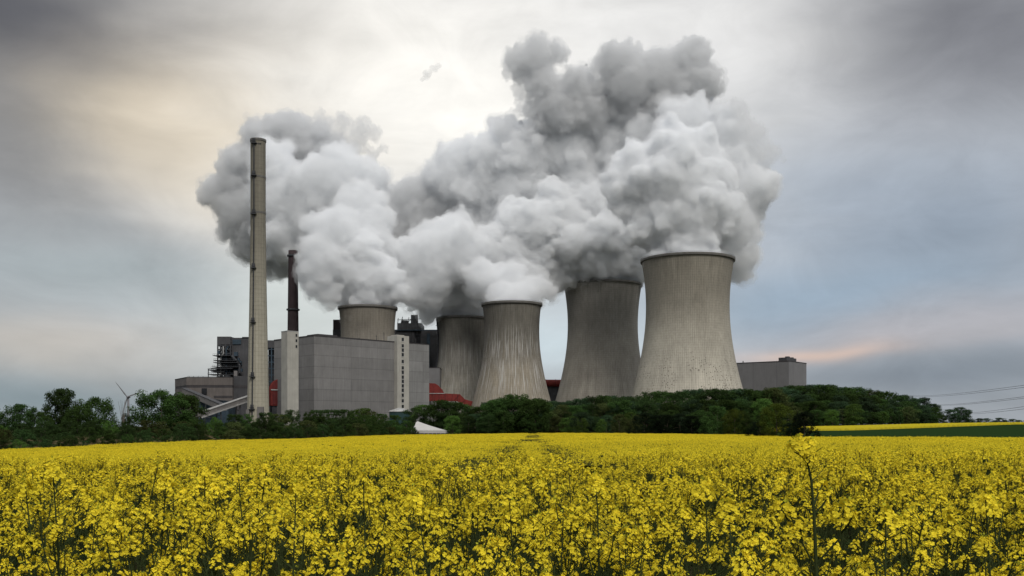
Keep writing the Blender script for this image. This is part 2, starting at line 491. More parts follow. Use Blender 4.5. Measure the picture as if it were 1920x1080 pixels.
# ------------------------------------------------------------------ terrain
CTRL = [(0, 0, 0), (3, 3, 0), (-3, 3, 0), (0, 10, -.03), (10, 12, -.03), (-10, 12, -.12), (0, -60, .4), (60, -30, .2), (-60, -30, -.3),
        (X(1000, 50), 50, -.42), (X(1000, 100), 100, -.74), (X(1000, 200), 200, -1.22), (X(1000, 290), 290, -1.58), (X(1180, 290), 290, -1.60),
        (X(1400, 220), 220, -1.50), (X(1500, 150), 150, -1.34), (X(1700, 130), 130, -1.24), (X(1920, 130), 130, -1.24), (X(1700, 60), 60, -.62), (X(1900, 30), 30, -.25),
        (X(0, 130), 130, -2.75), (X(552, 215), 215, -2.45), (X(790, 300), 300, -2.15), (X(200, 60), 60, -1.55), (X(150, 25), 25, -.62), (X(600, 100), 100, -1.5), (X(700, 50), 50, -.75),
        (X(-400, 90), 90, -2.7),
        (X(1600, 250), 250, -2.3), (X(1900, 250), 250, -2.3), (X(1600, 300), 300, -1.7), (X(1600, 480), 480, -.45), (X(1900, 480), 480, 2.6),
        (X(1600, 560), 560, 1.2), (X(1900, 560), 560, 3.0), (X(1600, 640), 640, 3.4), (X(1900, 700), 700, 4.0), (X(1500, 600), 600, 1.5),
        (X(1300, 400), 400, -1.6), (X(1000, 400), 400, -1.6), (X(800, 400), 400, -1.8), (X(1200, 600), 600, -0.5),
        (-110, 200, -1.6), (-160, 160, -1.6), (-170, 350, -.8), (-60, 450, -1.2), (-200, 700, 0), (0, 800, 0), (200, 950, 0), (0, 1200, 0), (-300, 1000, 0),
        (700, 900, 2), (900, 400, 2), (-700, 500, 0), (600, 0, 0), (-600, 0, -1), (0, -500, 0), (1300, 1300, 0), (-1300, 1300, 0), (0, 1700, 0)]
_c = np.array(CTRL, float)
def _phi(r): return np.where(r > 0, r, 0.0)       # biharmonic in 3-D: smooth enough and never overshoots far
_A = _phi(np.hypot(_c[:, None, 0] - _c[None, :, 0], _c[:, None, 1] - _c[None, :, 1]))
_n = len(_c)
_M = np.zeros((_n + 1, _n + 1)); _M[:_n, :_n] = _A + np.eye(_n) * -1.5; _M[:_n, _n] = 1; _M[_n, :_n] = 1
_w = np.linalg.solve(_M, np.r_[_c[:, 2], 0])
def gz(x, y):
    x = np.atleast_1d(np.asarray(x, float)); y = np.atleast_1d(np.asarray(y, float))
    o = np.empty(len(x))
    for i in range(0, len(x), 20000):
        xx = x[i:i + 20000]; yy = y[i:i + 20000]
        r = np.sqrt((xx[:, None] - _c[None, :, 0]) ** 2 + (yy[:, None] - _c[None, :, 1]) ** 2 + 9.0)
        o[i:i + 20000] = r @ _w[:_n] + _w[_n]
    rad = np.hypot(x, y)
    k = np.clip((rad - 1300) / 700, 0, 1); k = k * k * (3 - 2 * k)
    return o * (1 - k)
def g1(x, y): return float(gz([x], [y])[0])

def axis_steps(lo, hi, fine, grow):
    a = [0.0]
    st = fine
    while a[-1] < hi: a.append(a[-1] + st); st = min(st * grow, 400)
    b = [0.0]; st = fine
    while b[-1] > lo: b.append(b[-1] - st); st = min(st * grow, 400)
    return np.array(sorted(set(b + a)))
gx = axis_steps(-9000, 9000, 2.5, 1.035); gy = axis_steps(-1500, 14000, 2.5, 1.035)
GX, GY = np.meshgrid(gx, gy)
gv = np.c_[GX.ravel(), GY.ravel(), gz(GX.ravel(), GY.ravel())]
ii = np.arange(len(gy) - 1)[:, None] * len(gx) + np.arange(len(gx) - 1)[None, :]
ii = ii.ravel()
gf = np.c_[ii, ii + 1, ii + len(gx) + 1, ii + len(gx)]
link_mesh('ground', npmesh('ground', gv, gf, 'soil', smooth=True), kind='structure')

# the left edge of the crop, and the embankment that follows it
def edge_x(y): return -69.3 + (y - 130.0) * 0.2424
def ribbon(name, u0, u1, nu, cross, mat, kind=None):
    """strip along the crop edge; cross: list of (offset to the left, height above ground)"""
    us = np.linspace(u0, u1, nu); vs = []; nx = len(cross)
    for y in us:
        for off, h in cross:
            x = edge_x(y) - off
            k = 0.75 + 0.35 * mnoise.noise((x * .05, y * .05, 3.3)) + .3 * mnoise.noise((x * .2, y * .2, 8.3))
            vs.append((x, y, g1(x, y) + (h * k if h > 0 else h)))
    vs = np.array(vs)
    q = (np.arange(nu - 1)[:, None] * nx + np.arange(nx - 1)[None, :]).ravel()
    return link_mesh(name, npmesh(name, vs, np.c_[q, q + 1, q + nx + 1, q + nx], mat, smooth=True), kind=kind)
ribbon('embankment', 40, 318, 140, [(1.2, -0.15), (2.5, 0.5), (4.5, 1.5), (7, 2.2), (10, 2.5), (15, 2.4), (20, 1.4), (26, -0.3)], 'bank_earth', 'structure')

def sheet(name, polyfn, nx, ny, h, mat, kind='structure', edge=True, bump=0.0):
    """field sheet h above the ground; polyfn(s, t) -> x, y with s, t in 0..1"""
    S, T = np.meshgrid(np.linspace(0, 1, nx), np.linspace(0, 1, ny))
    x, y = polyfn(S.ravel(), T.ravel())
    z = gz(x, y) + h + (rng.normal(0, bump, len(x)) if bump else 0)
    v0 = np.c_[x, y, z]
    q = (np.arange(ny - 1)[:, None] * nx + np.arange(nx - 1)[None, :]).ravel()
    f = np.c_[q, q + 1, q + nx + 1, q + nx]
    if edge:      # skirt down to the ground along the near edge
        b = len(v0); lo = np.c_[x[:nx], y[:nx], gz(x[:nx], y[:nx]) - 0.05]
        v0 = np.r_[v0, lo]
        k = np.arange(nx - 1)
        f = np.r_[f, np.c_[k, k + 1, b + k + 1, b + k][:, ::-1]]
    return link_mesh(name, npmesh(name, v0, f, mat, smooth=False), kind=kind)
def far_right(Da0, Da1, Db0, Db1, p0, p1):
    """strip between distances Da (near) and Db (far), each given at bearings p0 and p1 (photo columns)"""
    def fn(s, t):
        D = (Da0 + (Da1 - Da0) * s) * (1 - t) + (Db0 + (Db1 - Db0) * s) * t
        return (p0 + (p1 - p0) * s - 960) / FPX * D, D
    return fn
sheet('green_field', far_right(150, 150, 478, 478, 1440, 2500), 120, 70, 0.3, 'wheat_green')

# ------------------------------------------------------------------ the cooling towers
def hyper(a, zt, b, z): return a * math.sqrt(1 + ((z - zt) / b) ** 2)
def cooling_tower(px, D, H, a, zt, b, mat, label, ladder=False):
    t = thing('cooling_tower', label, 'cooling tower', (X(px, D), D, 0), 0, 'cooling towers of the power station')
    prof = [(hyper(a, zt, b, z), z) for z in np.linspace(-3, H - 2.2, 60)]
    m = MB(); m.lathe(prof, 192); m.build('shell', mat, t, True)
    inner = MB(); inner.lathe([(r - 0.6, z) for r, z in prof[20:]][::-1], 96); inner.build('inner_wall', 'rim_concrete', t, True)
    rt = hyper(a, zt, b, H - 2.2)
    r = MB(); r.lathe([(rt - .7, H - 2.6), (rt + 1.3, H - 2.3), (rt + 1.5, H - 1.5), (rt + 1.5, H), (rt - .7, H), (rt - .7, H - 2.6)], 160)
    r.build('rim', 'rim_concrete', t)
    rail = MB()
    for k in range(160):
        q = 2 * math.pi * k / 160; x, y = (rt + 1.2) * math.cos(q), (rt + 1.2) * math.sin(q)
        rail.bar((x, y, H), (x, y, H + 1.1), .06)
    rail.lathe([(rt + 1.15, H + 1.05), (rt + 1.25, H + 1.05), (rt + 1.25, H + 1.15), (rt + 1.15, H + 1.15), (rt + 1.15, H + 1.05)], 160, uv=False)
    rail.build('railing', 'steel_dark', t)
    if ladder:
        for q0, wd, nm in ((math.pi + 0.22, 1.5, 'ladder_cage'), ):
            l = MB(); zs = np.linspace(4, H - 1, 60)
            P = [((hyper(a, zt, b, z) + 1.0) * math.cos(q0), (hyper(a, zt, b, z) + 1.0) * math.sin(q0), z) for z in zs]
            l.tube(P, .9, 6)
            for p in P[::5]: l.box(p[0] - 1.6, p[0] + 1.2, p[1] - 1.4, p[1] + 1.4, p[2], p[2] + .5)
            l.build(nm, 'steel_dark', t)
            pz = MB(); q1 = q0 - .2
            pz.tube([((hyper(a, zt, b, z) + .7) * math.cos(q1), (hyper(a, zt, b, z) + .7) * math.sin(q1), z) for z in zs], .6, 8)
            pz.build('riser_pipe', 'galvanised', t)
    return t
cooling_tower(1289.0, 956, 167.6, 41, 121, 97, 'concrete_pale', 'largest cooling tower at the right end of the row, pale with pockmarks low down')
cooling_tower(1130.0, 1129, 168.3, 41, 121, 97, 'concrete_brown', 'evenly brown cooling tower between the pale largest one and the streaked narrow one')
cooling_tower(959.7, 980, 126.8, 28, 99, 70.4, 'concrete_streaked', 'narrow cooling tower with long white run-off streaks, in the middle of the row')
cooling_tower(868.5, 1107, 126.8, 28, 99, 70.4, 'concrete_sooty', 'sooty cooling tower half hidden behind the streaked one, caged ladder climbing its left side', True)
cooling_tower(689.5, 1010, 126.8, 28, 99, 70.4, 'concrete_stained', 'cooling tower rising from behind the big grey building, only its top showing')

# ------------------------------------------------------------------ chimneys
D = 669.0; cx = X(484, D)
ch = thing('chimney', 'tall slender pale concrete chimney with a dark ladder and small platforms up its front', 'chimney', (cx, D, 0))
Ht = Z(262, D)
def ch_r(z): return 5.15 + 2.6 * max(0, 1 - z / 150.0) ** 1.3
m = MB(); m.lathe([(ch_r(z), z) for z in np.linspace(-2, Ht - 1.6, 50)], 64); m.build('shaft', 'chimney_concrete', ch, True)
m = MB(); m.lathe([(5.1, Ht - 1.7), (5.5, Ht - 1.5), (5.5, Ht), (4.3, Ht), (4.3, Ht - 6)], 64); m.build('cap', 'rim_concrete', ch)
for zz in (Z(333, D), Z(400, D)):
    m = MB(); r_ = ch_r(zz) + .06; m.lathe([(r_ - .2, zz - .7), (r_ + .1, zz - .7), (r_ + .1, zz + .7), (r_ - .2, zz + .7)], 64)
    m.build('band', 'rim_concrete', ch)
qa = R(-90 - 16)
m = MB()
lp = [((ch_r(z) + .35) * math.cos(qa), (ch_r(z) + .35) * math.sin(qa), z) for z in np.linspace(8, Ht - 2, 60)]
m.tube(lp, .48, 4); m.build('ladder', 'steel_dark', ch)
for py in (272, 332, 404, 504.5, 605.6, 707, 767):
    z = Z(py, D); rr = ch_r(z) + .6
    c, s_ = math.cos(qa) * rr, math.sin(qa) * rr
    m = MB()
    m.box(c - 2.0, c + 2.0, s_ - 1.3, s_ + 1.1, z - .4, z)
    for q in (-1.5, -.5, .5, 1.5): m.bar((c + q, s_ - .9, z), (c + q, s_ - .9, z + 1.3), .09)
    m.bar((c - 1.6, s_ - .9, z + 1.3), (c + 1.6, s_ - .9, z + 1.3), .1); m.bar((c - 1.6, s_ - .9, z + .7), (c + 1.6, s_ - .9, z + .7), .08)
    m.box(c - 1.0, c + 1.0, s_ - .6, s_ + .9, z, z + 3.0)
    m.build('platform', 'steel_dark', ch)
for q in (-70, -100, -112, -85, -58):
    z = Z(273, D); a_ = R(q)
    m = MB(); m.tube([(5.0 * math.cos(a_), 5.0 * math.sin(a_), z), (5.35 * math.cos(a_), 5.35 * math.sin(a_), z)], .5, 8); m.build('vent_opening', 'glass_dark', ch)
m = MB(); m.box(1.6, 5.8, -9.2, -6.4, 0, Z(763, D)); m.box(-6.2, -4.0, -8.5, -6.8, 0, Z(768, D)); m.build('service_box', 'gallery_grey', ch)

D2 = 1035.0
st = thing('chimney', 'shorter dark brown chimney rising behind the pale stair tower, its top caught in steam', 'chimney', (X(549.5, D2), D2, 0))
Hs = Z(470, D2)
def st_r(z): return 4.9 + 2.2 * (1 - z / Hs)
m = MB(); m.lathe([(st_r(z), z) for z in np.linspace(-2, Hs, 24)] + [(st_r(Hs) - .6, Hs), (st_r(Hs) - .6, Hs - 8)], 48, uv=False); m.build('shaft', 'stack_brown', st, True)
for py in (581, 480):
    zz = Z(py, D2); r_ = st_r(zz)
    m = MB(); m.lathe([(r_ - .1, zz - .5), (r_ + 1.4, zz - .5), (r_ + 1.4, zz + .9), (r_ - .1, zz + .9)], 48, uv=False); m.build('platform_ring', 'steel_dark', st)

# ------------------------------------------------------------------ the big grey boiler house
bh = thing('boiler_house', 'big windowless light grey clad building with horizontal joints in front of the chimneys', 'industrial building', (-163.6, 794, 0), R(45.15))
HB = Z(630, 794)
m = MB(); m.box(0, 83.6, 0, 62, -2, HB); m.build('main_wall', 'panel_grey', bh)
m = MB()
m.box(-.25, 83.8, -.25, .5, HB + .004, HB + .9); m.box(-.25, .5, .5, 62.2, HB + .004, HB + .9); m.box(10, 30, 10, 26, HB + .004, HB + 3.2); m.box(40, 47, 20, 30, HB + .004, HB + 2.4)
m.build('roof_edge', 'cladding_band', bh)
m = MB(); m.box(83.65, 97, -4.2, 10, -2, Z(629, 852)); m.box(86, 95, 0, 8, Z(629, 852) + .004, Z(629, 852) + 1.0); m.build('stair_tower', 'tower_white', bh)
zt_, zb_ = Z(636, 852), Z(752, 852)
wy = [636, 648, 656.5, 665, 677.5, 689.5, 698, 707, 715, 723.5, 732, 741, 751.5, 762]
for py in wy:
    zc = Z(py, 852)
    m = MB(); m.box(88.6, 90.9, -4.5, -4.15, zc - 1.5, zc + 1.5)
    fr = m.build('window', 'glass_dark', bh)
    m = MB()
    m.box(88.3, 91.2, -4.6, -4.16, zc - 1.85, zc - 1.53); m.build('sill', 'rail_white', fr)
m = MB(); m.box(97.05, 124, 0, 60, -2, Z(645, 872)); m.build('side_wing', 'panel_light', bh)
m = MB(); m.box(97.05, 124.2, -.25, .5, Z(645, 872) + .004, Z(645, 872) + .6); m.build('wing_roof_edge', 'cladding_band', bh)
for a_, b_, h_ in ((70, 8, 6), (76, 5, 9), (20, 30, 5), (60, 20, 4)):
    m = MB(); m.bar((a_, b_, HB), (a_, b_, HB + h_), .25); m.bar((a_ - .8, b_, HB + h_ * .8), (a_ + .8, b_, HB + h_ * .8), .12); m.build('roof_mast', 'steel_dark', bh)

# pale stair tower in front of the brown chimney
stt = thing('stair_tower', 'plain pale stair tower at the left end of the big grey building, brown chimney behind', 'tower', (X(544, 786), 786, 0), R(42))
HT = Z(621.5, 781)
m = MB(); m.box(-5.3, 4.9, -5, 5, -2, HT); m.build('wall', 'tower_white', stt)
m = MB(); m.box(-5.45, 5.05, -5.15, 5.15, HT + .004, HT + .6); m.build('roof_slab', 'galvanised', stt)
for py in (628, 638, 649):
    z = Z(py, 781); m = MB(); m.box(2.2, 3.6, -5.25, -4.95, z - 1.1, z + 1.1); m.build('window', 'glass_dark', stt)

# ------------------------------------------------------------------ open steel boiler house on the left
Ds = 905.0
sb = thing('steel_boiler_house', 'dark half-open steel boiler house with pipes and stepped platforms, left of the tall chimney', 'industrial building', (X(407, Ds), Ds, 0))
U = Ds / FPX
hz = lambda py: Z(py, Ds)
xl = lambda px: (px - 407) * U
m = MB(); m.box(xl(407), xl(432), 0, 46, hz(646), hz(631)); m.build('roof_block', 'cladding_dark', sb)
m = MB(); m.box(xl(432) + .02, xl(470), 4, 46, 0, hz(632.5)); m.box(xl(452), xl(470), 3.2, 40, hz(632.5) + .004, hz(631)); m.build('clad_tower', 'cladding_dark', sb)
m = MB(); m.box(xl(434), xl(450), 3.2, 4.02, hz(645), hz(636)); m.build('louvre_window', 'steel_blue', sb)
fr = MB()
r2 = random.Random(5)
xs = [xl(408), xl(413), xl(423), xl(432)]; ysd = [0.5, 14, 28, 44]
for x in xs:
    for y in ysd: fr.box(x - .55, x + .55, y - .55, y + .55, 0, hz(646))
lv = np.linspace(hz(706), hz(648), 9)
for z in lv:
    for y in ysd: fr.box(xs[0], xs[-1], y - .35, y + .35, z - .45, z + .45)
    for x in xs: fr.box(x - .3, x + .3, ysd[0], ysd[-1], z - .4, z + .4)
for i in range(len(lv) - 1):
    for y in (ysd[0], ysd[2]):
        for j in range(3):
            if r2.random() < .75:
                a_, b_ = (xs[j], xs[j + 1]) if r2.random() < .5 else (xs[j + 1], xs[j])
                fr.bar((a_, y, lv[i]), (b_, y, lv[i + 1]), .28)
fr.build('steel_frame', 'steel_dark', sb)
for i, (p0, p1, py) in enumerate([(399, 424, 697), (393, 450, 702), (393.5, 430, 694), (402, 450, 688), (404, 452, 680), (403, 436, 667), (405, 449, 676), (400, 440, 691)]):
    m = MB(); z = hz(py); a_, b_ = xl(p0), xl(p1)
    m.box(a_, b_, -5.5 - i * .3, 12, z - .5, z)
    for x in np.arange(a_, b_, 1.8): m.bar((x, -5.3 - i * .3, z), (x, -5.3 - i * .3, z + 1.3), .08)
    m.bar((a_, -5.3 - i * .3, z + 1.3), (b_, -5.3 - i * .3, z + 1.3), .10)
    m.build('walkway', 'steel_dark', sb)
m = MB()
for k in range(26):
    x0 = r2.uniform(xl(408), xl(448)); z0 = r2.uniform(hz(704), hz(662)); y0 = r2.uniform(-4, 3)
    m.box(x0, x0 + r2.uniform(1, 4), y0, y0 + 3, z0, z0 + r2.uniform(1, 4.5))
m.build('machinery', 'steel_blue', sb)
m = MB()
m.tube([(xl(437), -5, hz(668)), (xl(446), -5, hz(677)), (xl(452), -5, hz(686)), (xl(452), -5, hz(700))], 1.1, 8); m.build('pipe', 'steel_dark', sb)
m = MB(); m.tube([(xl(426), -3, hz(705)), (xl(426), -3, hz(655)), (xl(430), -3, hz(650))], .7, 8); m.build('pipe', 'steel_blue', sb)
m = MB(); m.tube([(xl(416), -4, hz(705)), (xl(416), -4, hz(672)), (xl(421), -4, hz(664)), (xl(421), -4, hz(650))], .6, 8); m.build('pipe', 'galvanised', sb)
m = MB(); m.box(xl(443), xl(449), -8, -3, hz(706), hz(696)); m.build('hopper', 'gallery_grey', sb)
m = MB(); m.box(xl(393), xl(394), -5, -4, hz(710), hz(692)); m.box(xl(393), xl(404), -5, -4, hz(693), hz(692)); m.build('gantry', 'steel_dark', sb)
# its other bay, seen between the tall chimney and the stair tower
bb = thing('steel_boiler_house', 'dark steel boiler house bay seen in the gap between tall chimney and pale stair tower', 'industrial building', (X(496, Ds), Ds, 0))
m = MB(); m.box(0, 48 * U, 0, 40, hz(652), hz(638)); m.build('roof_block', 'cladding_dark', bb)
m = MB(); m.box(20 * U, 46 * U, -.6, -.1, hz(650), hz(641)); m.build('louvre_window', 'steel_blue', bb)
m = MB(); m.box(0, 48 * U, 14, 40, 0, hz(652)); m.build('clad_wall', 'steel_dark', bb)
m = MB()
for x in np.linspace(1, 46 * U, 5): m.box(x - .5, x + .5, 0, 1, 0, hz(652))
for z in np.linspace(hz(775), hz(655), 11): m.box(0, 47 * U, 0.1, .8, z - .4, z + .4)
for k in range(10):
    x0 = r2.uniform(0, 40) * U; z0 = r2.uniform(hz(740), hz(660)); m.bar((x0, .5, z0), (x0 + r2.uniform(-5, 5), .5, z0 + 6), .3)
m.build('steel_frame', 'steel_blue', bb)

# ------------------------------------------------------------------ low brown building
Dl = 840.0; U2 = Dl / FPX
lb = thing('coal_bunker_building', 'long low brown-grey building with dark stripe bands at the left end of the plant', 'industrial building', (X(349.5, Dl), Dl, 0))
q = lambda px: (px - 349.5) * U2
z2 = lambda py: Z(py, Dl)
LX = X(328, 880) - X(349.5, Dl)
m = MB()
m.prism([(0, 0), (q(436), 0), (q(436), 60), (LX, 60), (LX, 40)], 'z', -2, z2(727)); m.build('lower_wall', 'cladding_brown', lb)
m = MB()
m.prism([(.12, .15), (q(436) - .1, .15), (q(436) - .1, 60), (LX + .1, 60), (LX + .1, 40)], 'z', z2(727) + .003, z2(722)); m.build('band', 'cladding_band', lb)
m = MB()
m.prism([(0, 0), (q(436), 0), (q(436), 60), (LX, 60), (LX, 40)], 'z', z2(722) + .003, z2(707.5)); m.build('upper_wall', 'cladding_brown', lb)
m = MB(); m.prism([(-.2, -.2), (q(436) + .2, -.2), (q(436) + .2, 60.2), (LX - .2, 60.2), (LX - .2, 39.8)], 'z', z2(707.5) + .003, z2(706.8)); m.build('roof_edge', 'cladding_band', lb)
m = MB(); m.box(q(436) + .05, q(470), 3, 55, -2, z2(704.5)); m.build('end_wing', 'cladding_dark', lb)
m = MB(); m.box(q(436) + .06, q(470), 2.8, 2.98, z2(727), z2(722)); m.build('wing_band', 'cladding_band', lb)
m = MB(); m.box(q(378), q(388), -.2, .02, z2(741), z2(728)); m.build('dark_opening', 'glass_dark', lb)
m = MB(); m.box(q(401), q(436) - .1, -.25, .02, z2(746), z2(742)); m.build('lower_band', 'cladding_band', lb)
m = MB()
for px in (354, 362, 371, 380, 405, 421): m.bar((q(px), 1, z2(706.8)), (q(px), 1, z2(705)), .2)
m.bar((q(350), 1, z2(705.4)), (q(425), 1, z2(705.4)), .12); m.box(q(420), q(427), 3, 8, z2(706.8), z2(703)); m.build('roof_railing', 'steel_dark', lb)

def gallery(name, label, A, B, wdt, hgt, mat, roofmat, legs, rail):
    """covered belt gallery between two points of its underside axis"""
    A = Vector(A); B = Vector(B)
    t = thing(name, label, 'conveyor gallery', (A.x, A.y, 0))
    o = Vector((A.x, A.y, 0)); a = A - o; b = B - o
    dr = (b - a); hd = Vector((dr.x, dr.y, 0)).normalized(); sd = Vector((-hd.y, hd.x, 0))
    def ring(p, w_, h0, h1): return [p + sd * w_ + Vector((0, 0, h0)), p - sd * w_ + Vector((0, 0, h0)), p - sd * w_ + Vector((0, 0, h1)), p + sd * w_ + Vector((0, 0, h1))]
    F = [(0, 1, 2, 3), (7, 6, 5, 4), (0, 4, 5, 1), (1, 5, 6, 2), (2, 6, 7, 3), (3, 7, 4, 0)]
    m = MB(); m.add(ring(a, wdt, 0, hgt) + ring(b, wdt, 0, hgt), F); m.build('gallery_body', mat, t)
    m = MB(); m.add(ring(a, wdt + .35, hgt + .01, hgt + .4) + ring(b, wdt + .35, hgt + .01, hgt + .4), F); m.build('gallery_roof', roofmat, t)
    if rail:
        m = MB()
        for h_ in (.55, 1.1): m.add(ring(a - sd * (wdt + 1.95), .05, h_, h_ + .12) + ring(b - sd * (wdt + 1.95), .05, h_, h_ + .12), F)
        for k_ in range(31): p_ = a.lerp(b, k_ / 30) - sd * (wdt + 1.95); m.bar(p_, p_ + Vector((0, 0, 1.2)), .06)
        m.add(ring(a - sd * (wdt + 1.0), 1.0, -.35, -.01) + ring(b - sd * (wdt + 1.0), 1.0, -.35, -.01), F); m.build('side_walkway', rail, t)
    for k in legs:
        p = a.lerp(b, k); m = MB()
        m.bar((p + sd * wdt * 1.0), Vector((p.x, p.y, 0)) + sd * wdt * 1.7, .45); m.bar((p - sd * wdt), Vector((p.x, p.y, 0)) - sd * wdt * 1.7, .45)
        for f in (.25, .55, .85):
            m.bar(p * (1 - f) + (Vector((p.x, p.y, 0)) + sd * wdt * 1.7) * f, p * (1 - f) + (Vector((p.x, p.y, 0)) - sd * wdt * 1.7) * f, .3)
        m.build('trestle_leg', 'steel_dark', t)
    return t
gallery('conveyor_gallery', 'grey covered conveyor gallery sloping down across the front of the low brown building', at(346, 738, 826), at(420, 770, 770), 2.2, 4.6, 'gallery_grey', 'cladding_dark', (.3, .62), None)
gallery('conveyor_gallery', 'pale conveyor gallery with railings climbing right to the foot of the tall chimney', at(372, 783, 640), at(476, 747, 690), 1.6, 3.0, 'gallery_grey', 'gallery_pale', (.35, .7), 'gallery_pale')
# dark coal store wall below the sloping galleries
cs = thing('coal_shed', 'dark low shed in the shadow under the sloping conveyor gallery', 'shed', (X(372, 800), 800, 0))
m = MB(); m.box(0, 25, 0, 20, -1, Z(752, 800)); m.build('wall', 'steel_blue', cs)
m = MB(); m.prism([(-.6, Z(752, 800) + .004), (25.6, Z(752, 800) + .004), (12.5, Z(748, 800))], 'y', -.5, 20.5); m.build('roof', 'steel_dark', cs)

# ------------------------------------------------------------------ dark old boiler house behind the big grey building
Do = 1175.0; U3 = Do / FPX
ob_ = thing('old_boiler_house', 'very dark old boiler house behind the grey building, roof machinery lost in steam', 'industrial building', (X(622, Do), Do, 0))
z3 = lambda py: Z(py, Do); q3 = lambda px: (px - 622) * U3
m = MB(); m.box(q3(624), q3(777), 0, 70, -2, z3(618)); m.build('main_wall', 'panel_dark', ob_)
m = MB(); m.box(q3(777) + .05, q3(822), 4, 70, -2, z3(619)); m.build('side_wall', 'cladding_dark', ob_)
m = MB(); m.box(q3(624), q3(637), 2, 30, z3(618) + .01, z3(599)); m.build('head_house', 'stack_brown', ob_)
m = MB(); m.box(q3(745), q3(790), -1.5, 40, z3(619), z3(606)); m.box(q3(770), q3(782), 2, 12, z3(606) + .01, z3(590)); m.box(q3(752), q3(764), 2, 12, z3(606) + .01, z3(600)); m.build('roof_machinery', 'steel_dark', ob_)
m = MB()
for px in (746, 752, 758, 766, 775, 784): m.bar((q3(px), -1, z3(606)), (q3(px + r2.uniform(-4, 4)), -1, z3(r2.uniform(594, 602))), .4)
m.bar((q3(745), -1, z3(600)), (q3(790), -1, z3(598)), .35); m.bar((q3(762), -1, z3(606)), (q3(784), -1, z3(590)), .4); m.build('roof_girders', 'steel_dark', ob_)
m = MB(); m.box(q3(780), q3(788), 3.6, 4.02, z3(646), z3(628)); m.build('dark_opening', 'glass_dark', ob_)
m = MB(); m.box(q3(743), q3(822), -2.2, -1.4, z3(620), z3(618.5)); m.box(q3(800), q3(806), 1.5, 3.9, z3(760), z3(625)); m.build('pipe_rack', 'steel_blue', ob_)
lo = thing('annex_building', 'grey low annex between the grey building and the sooty cooling tower', 'industrial building', (X(804, 1060), 1060, 0))
m = MB(); m.box(0, 12, 0, 30, -2, Z(690, 1060)); m.build('wall', 'panel_hall', lo)
m = MB(); m.box(-.2, 12.2, -.2, 30.2, Z(690, 1060) + .004, Z(689, 1060)); m.build('roof_edge', 'cladding_band', lo)

# ------------------------------------------------------------------ red flue ducts
def arch(w_, h0, h1, n=16):
    return [(-w_, h0), (w_, h0)] + [(w_ * math.cos(a), h1 + w_ * math.sin(a)) for a in np.linspace(0, math.pi, n)]
rd = thing('flue_gas_duct', 'rust red round-topped flue duct between the tall chimney and the pale stair tower', 'duct', (X(527.5, 835), 835, 0), R(18))
Rr = 8.6
m = MB(); m.prism(arch(Rr, 20, Z(728, 835) + 0), 'y', 0, 26); m.build('barrel', 'duct_red', rd)
m = MB(); m.prism(arch(Rr - 1.0, 21, Z(728, 835)), 'y', -.25, -.005); m.build('end_plate', 'duct_red_dark', rd)  # darker red puts the shadow on this end into its colour
m = MB(); m.box(-Rr - .2, Rr + .2, -.8, -.26, Z(732, 835), Z(730, 835)); m.build('ledge', 'galvanised', rd)
m = MB(); m.box(-Rr + 1, Rr - 1, 1, 24, 0, 19.9); m.build('support_frame', 'steel_dark', rd)
for k in range(4):
    m = MB(); m.prism([(p[0] * 1.035, p[1] + .15) for p in arch(Rr, 20.2, Z(728, 835))], 'y', 3 + k * 6, 3.6 + k * 6); m.build('stiffener', 'duct_red', rd)
D4 = 985.0; U4 = D4 / FPX; z4 = lambda py: Z(py, D4)
r3 = thing('flue_gas_duct', 'bright red flue duct stepping down before the sooty cooling tower', 'duct', (X(800, D4), D4, 0))
q4 = lambda px: (px - 800) * U4
m = MB(); m.prism([(q4(800), z4(738)), (q4(832), z4(738)), (q4(829), z4(731)), (q4(821), z4(722)), (q4(816), z4(719)), (q4(800), z4(718))], 'y', 0, 9); m.build('upper_elbow', 'duct_red', r3)
m = MB(); m.prism([(q4(800), z4(752)), (q4(856), z4(752)), (q4(866), z4(756)), (q4(888), z4(764)), (q4(888), z4(753)), (q4(872), z4(749)), (q4(862), z4(739)), (q4(836), z4(738)), (q4(832), z4(737.4)), (q4(800), z4(738.3))], 'y', -2, 10); m.build('lower_run', 'duct_red', r3)
for px in (812, 824, 836, 848, 858):
    m = MB(); m.box(q4(px) - .3, q4(px) + .3, -2.4, -2.003, z4(752), z4(739)); m.build('stiffener', 'duct_red_dark', r3)
for a_, b_ in (((850, 752), (862, 740)), ((866, 756), (872, 750))):
    m = MB(); m.bar((q4(a_[0]), -2.3, z4(a_[1])), (q4(b_[0]), -2.3, z4(b_[1])), .3); m.build('brace', 'duct_red_dark', r3)
m = MB()
for px in (806, 822, 838, 854, 870, 884): m.box(q4(px) - .6, q4(px) + .6, 2, 3.2, -1, z4(752))
m.build('support_frame', 'steel_dark', r3)
m = MB(); m.box(q4(801), q4(834), -2.6, -2.2, z4(738.4), z4(737.2)); m.build('catwalk', 'galvanised', r3)
D5 = 1190.0
r5 = thing('flue_gas_duct', 'dark red pipe glimpsed in the gap between the streaked and the brown cooling tower', 'duct', (X(1038, D5), D5, 0))
m = MB(); m.tube([(-28, 0, Z(718, D5)), (28, 0, Z(718.5, D5))], 4.3, 20); m.build('pipe', 'duct_red', r5)
m = MB(); m.box(-28, 28, 1, 12, 0, Z(724.5, D5)); m.build('duct_housing', 'steel_dark', r5)
for x in (-10, 2, 12):
    m = MB(); m.tube([(x, 0, Z(718, D5)), (x + .6, 0, Z(718, D5))], 4.6, 20); m.build('pipe_collar', 'duct_red_dark', r5)

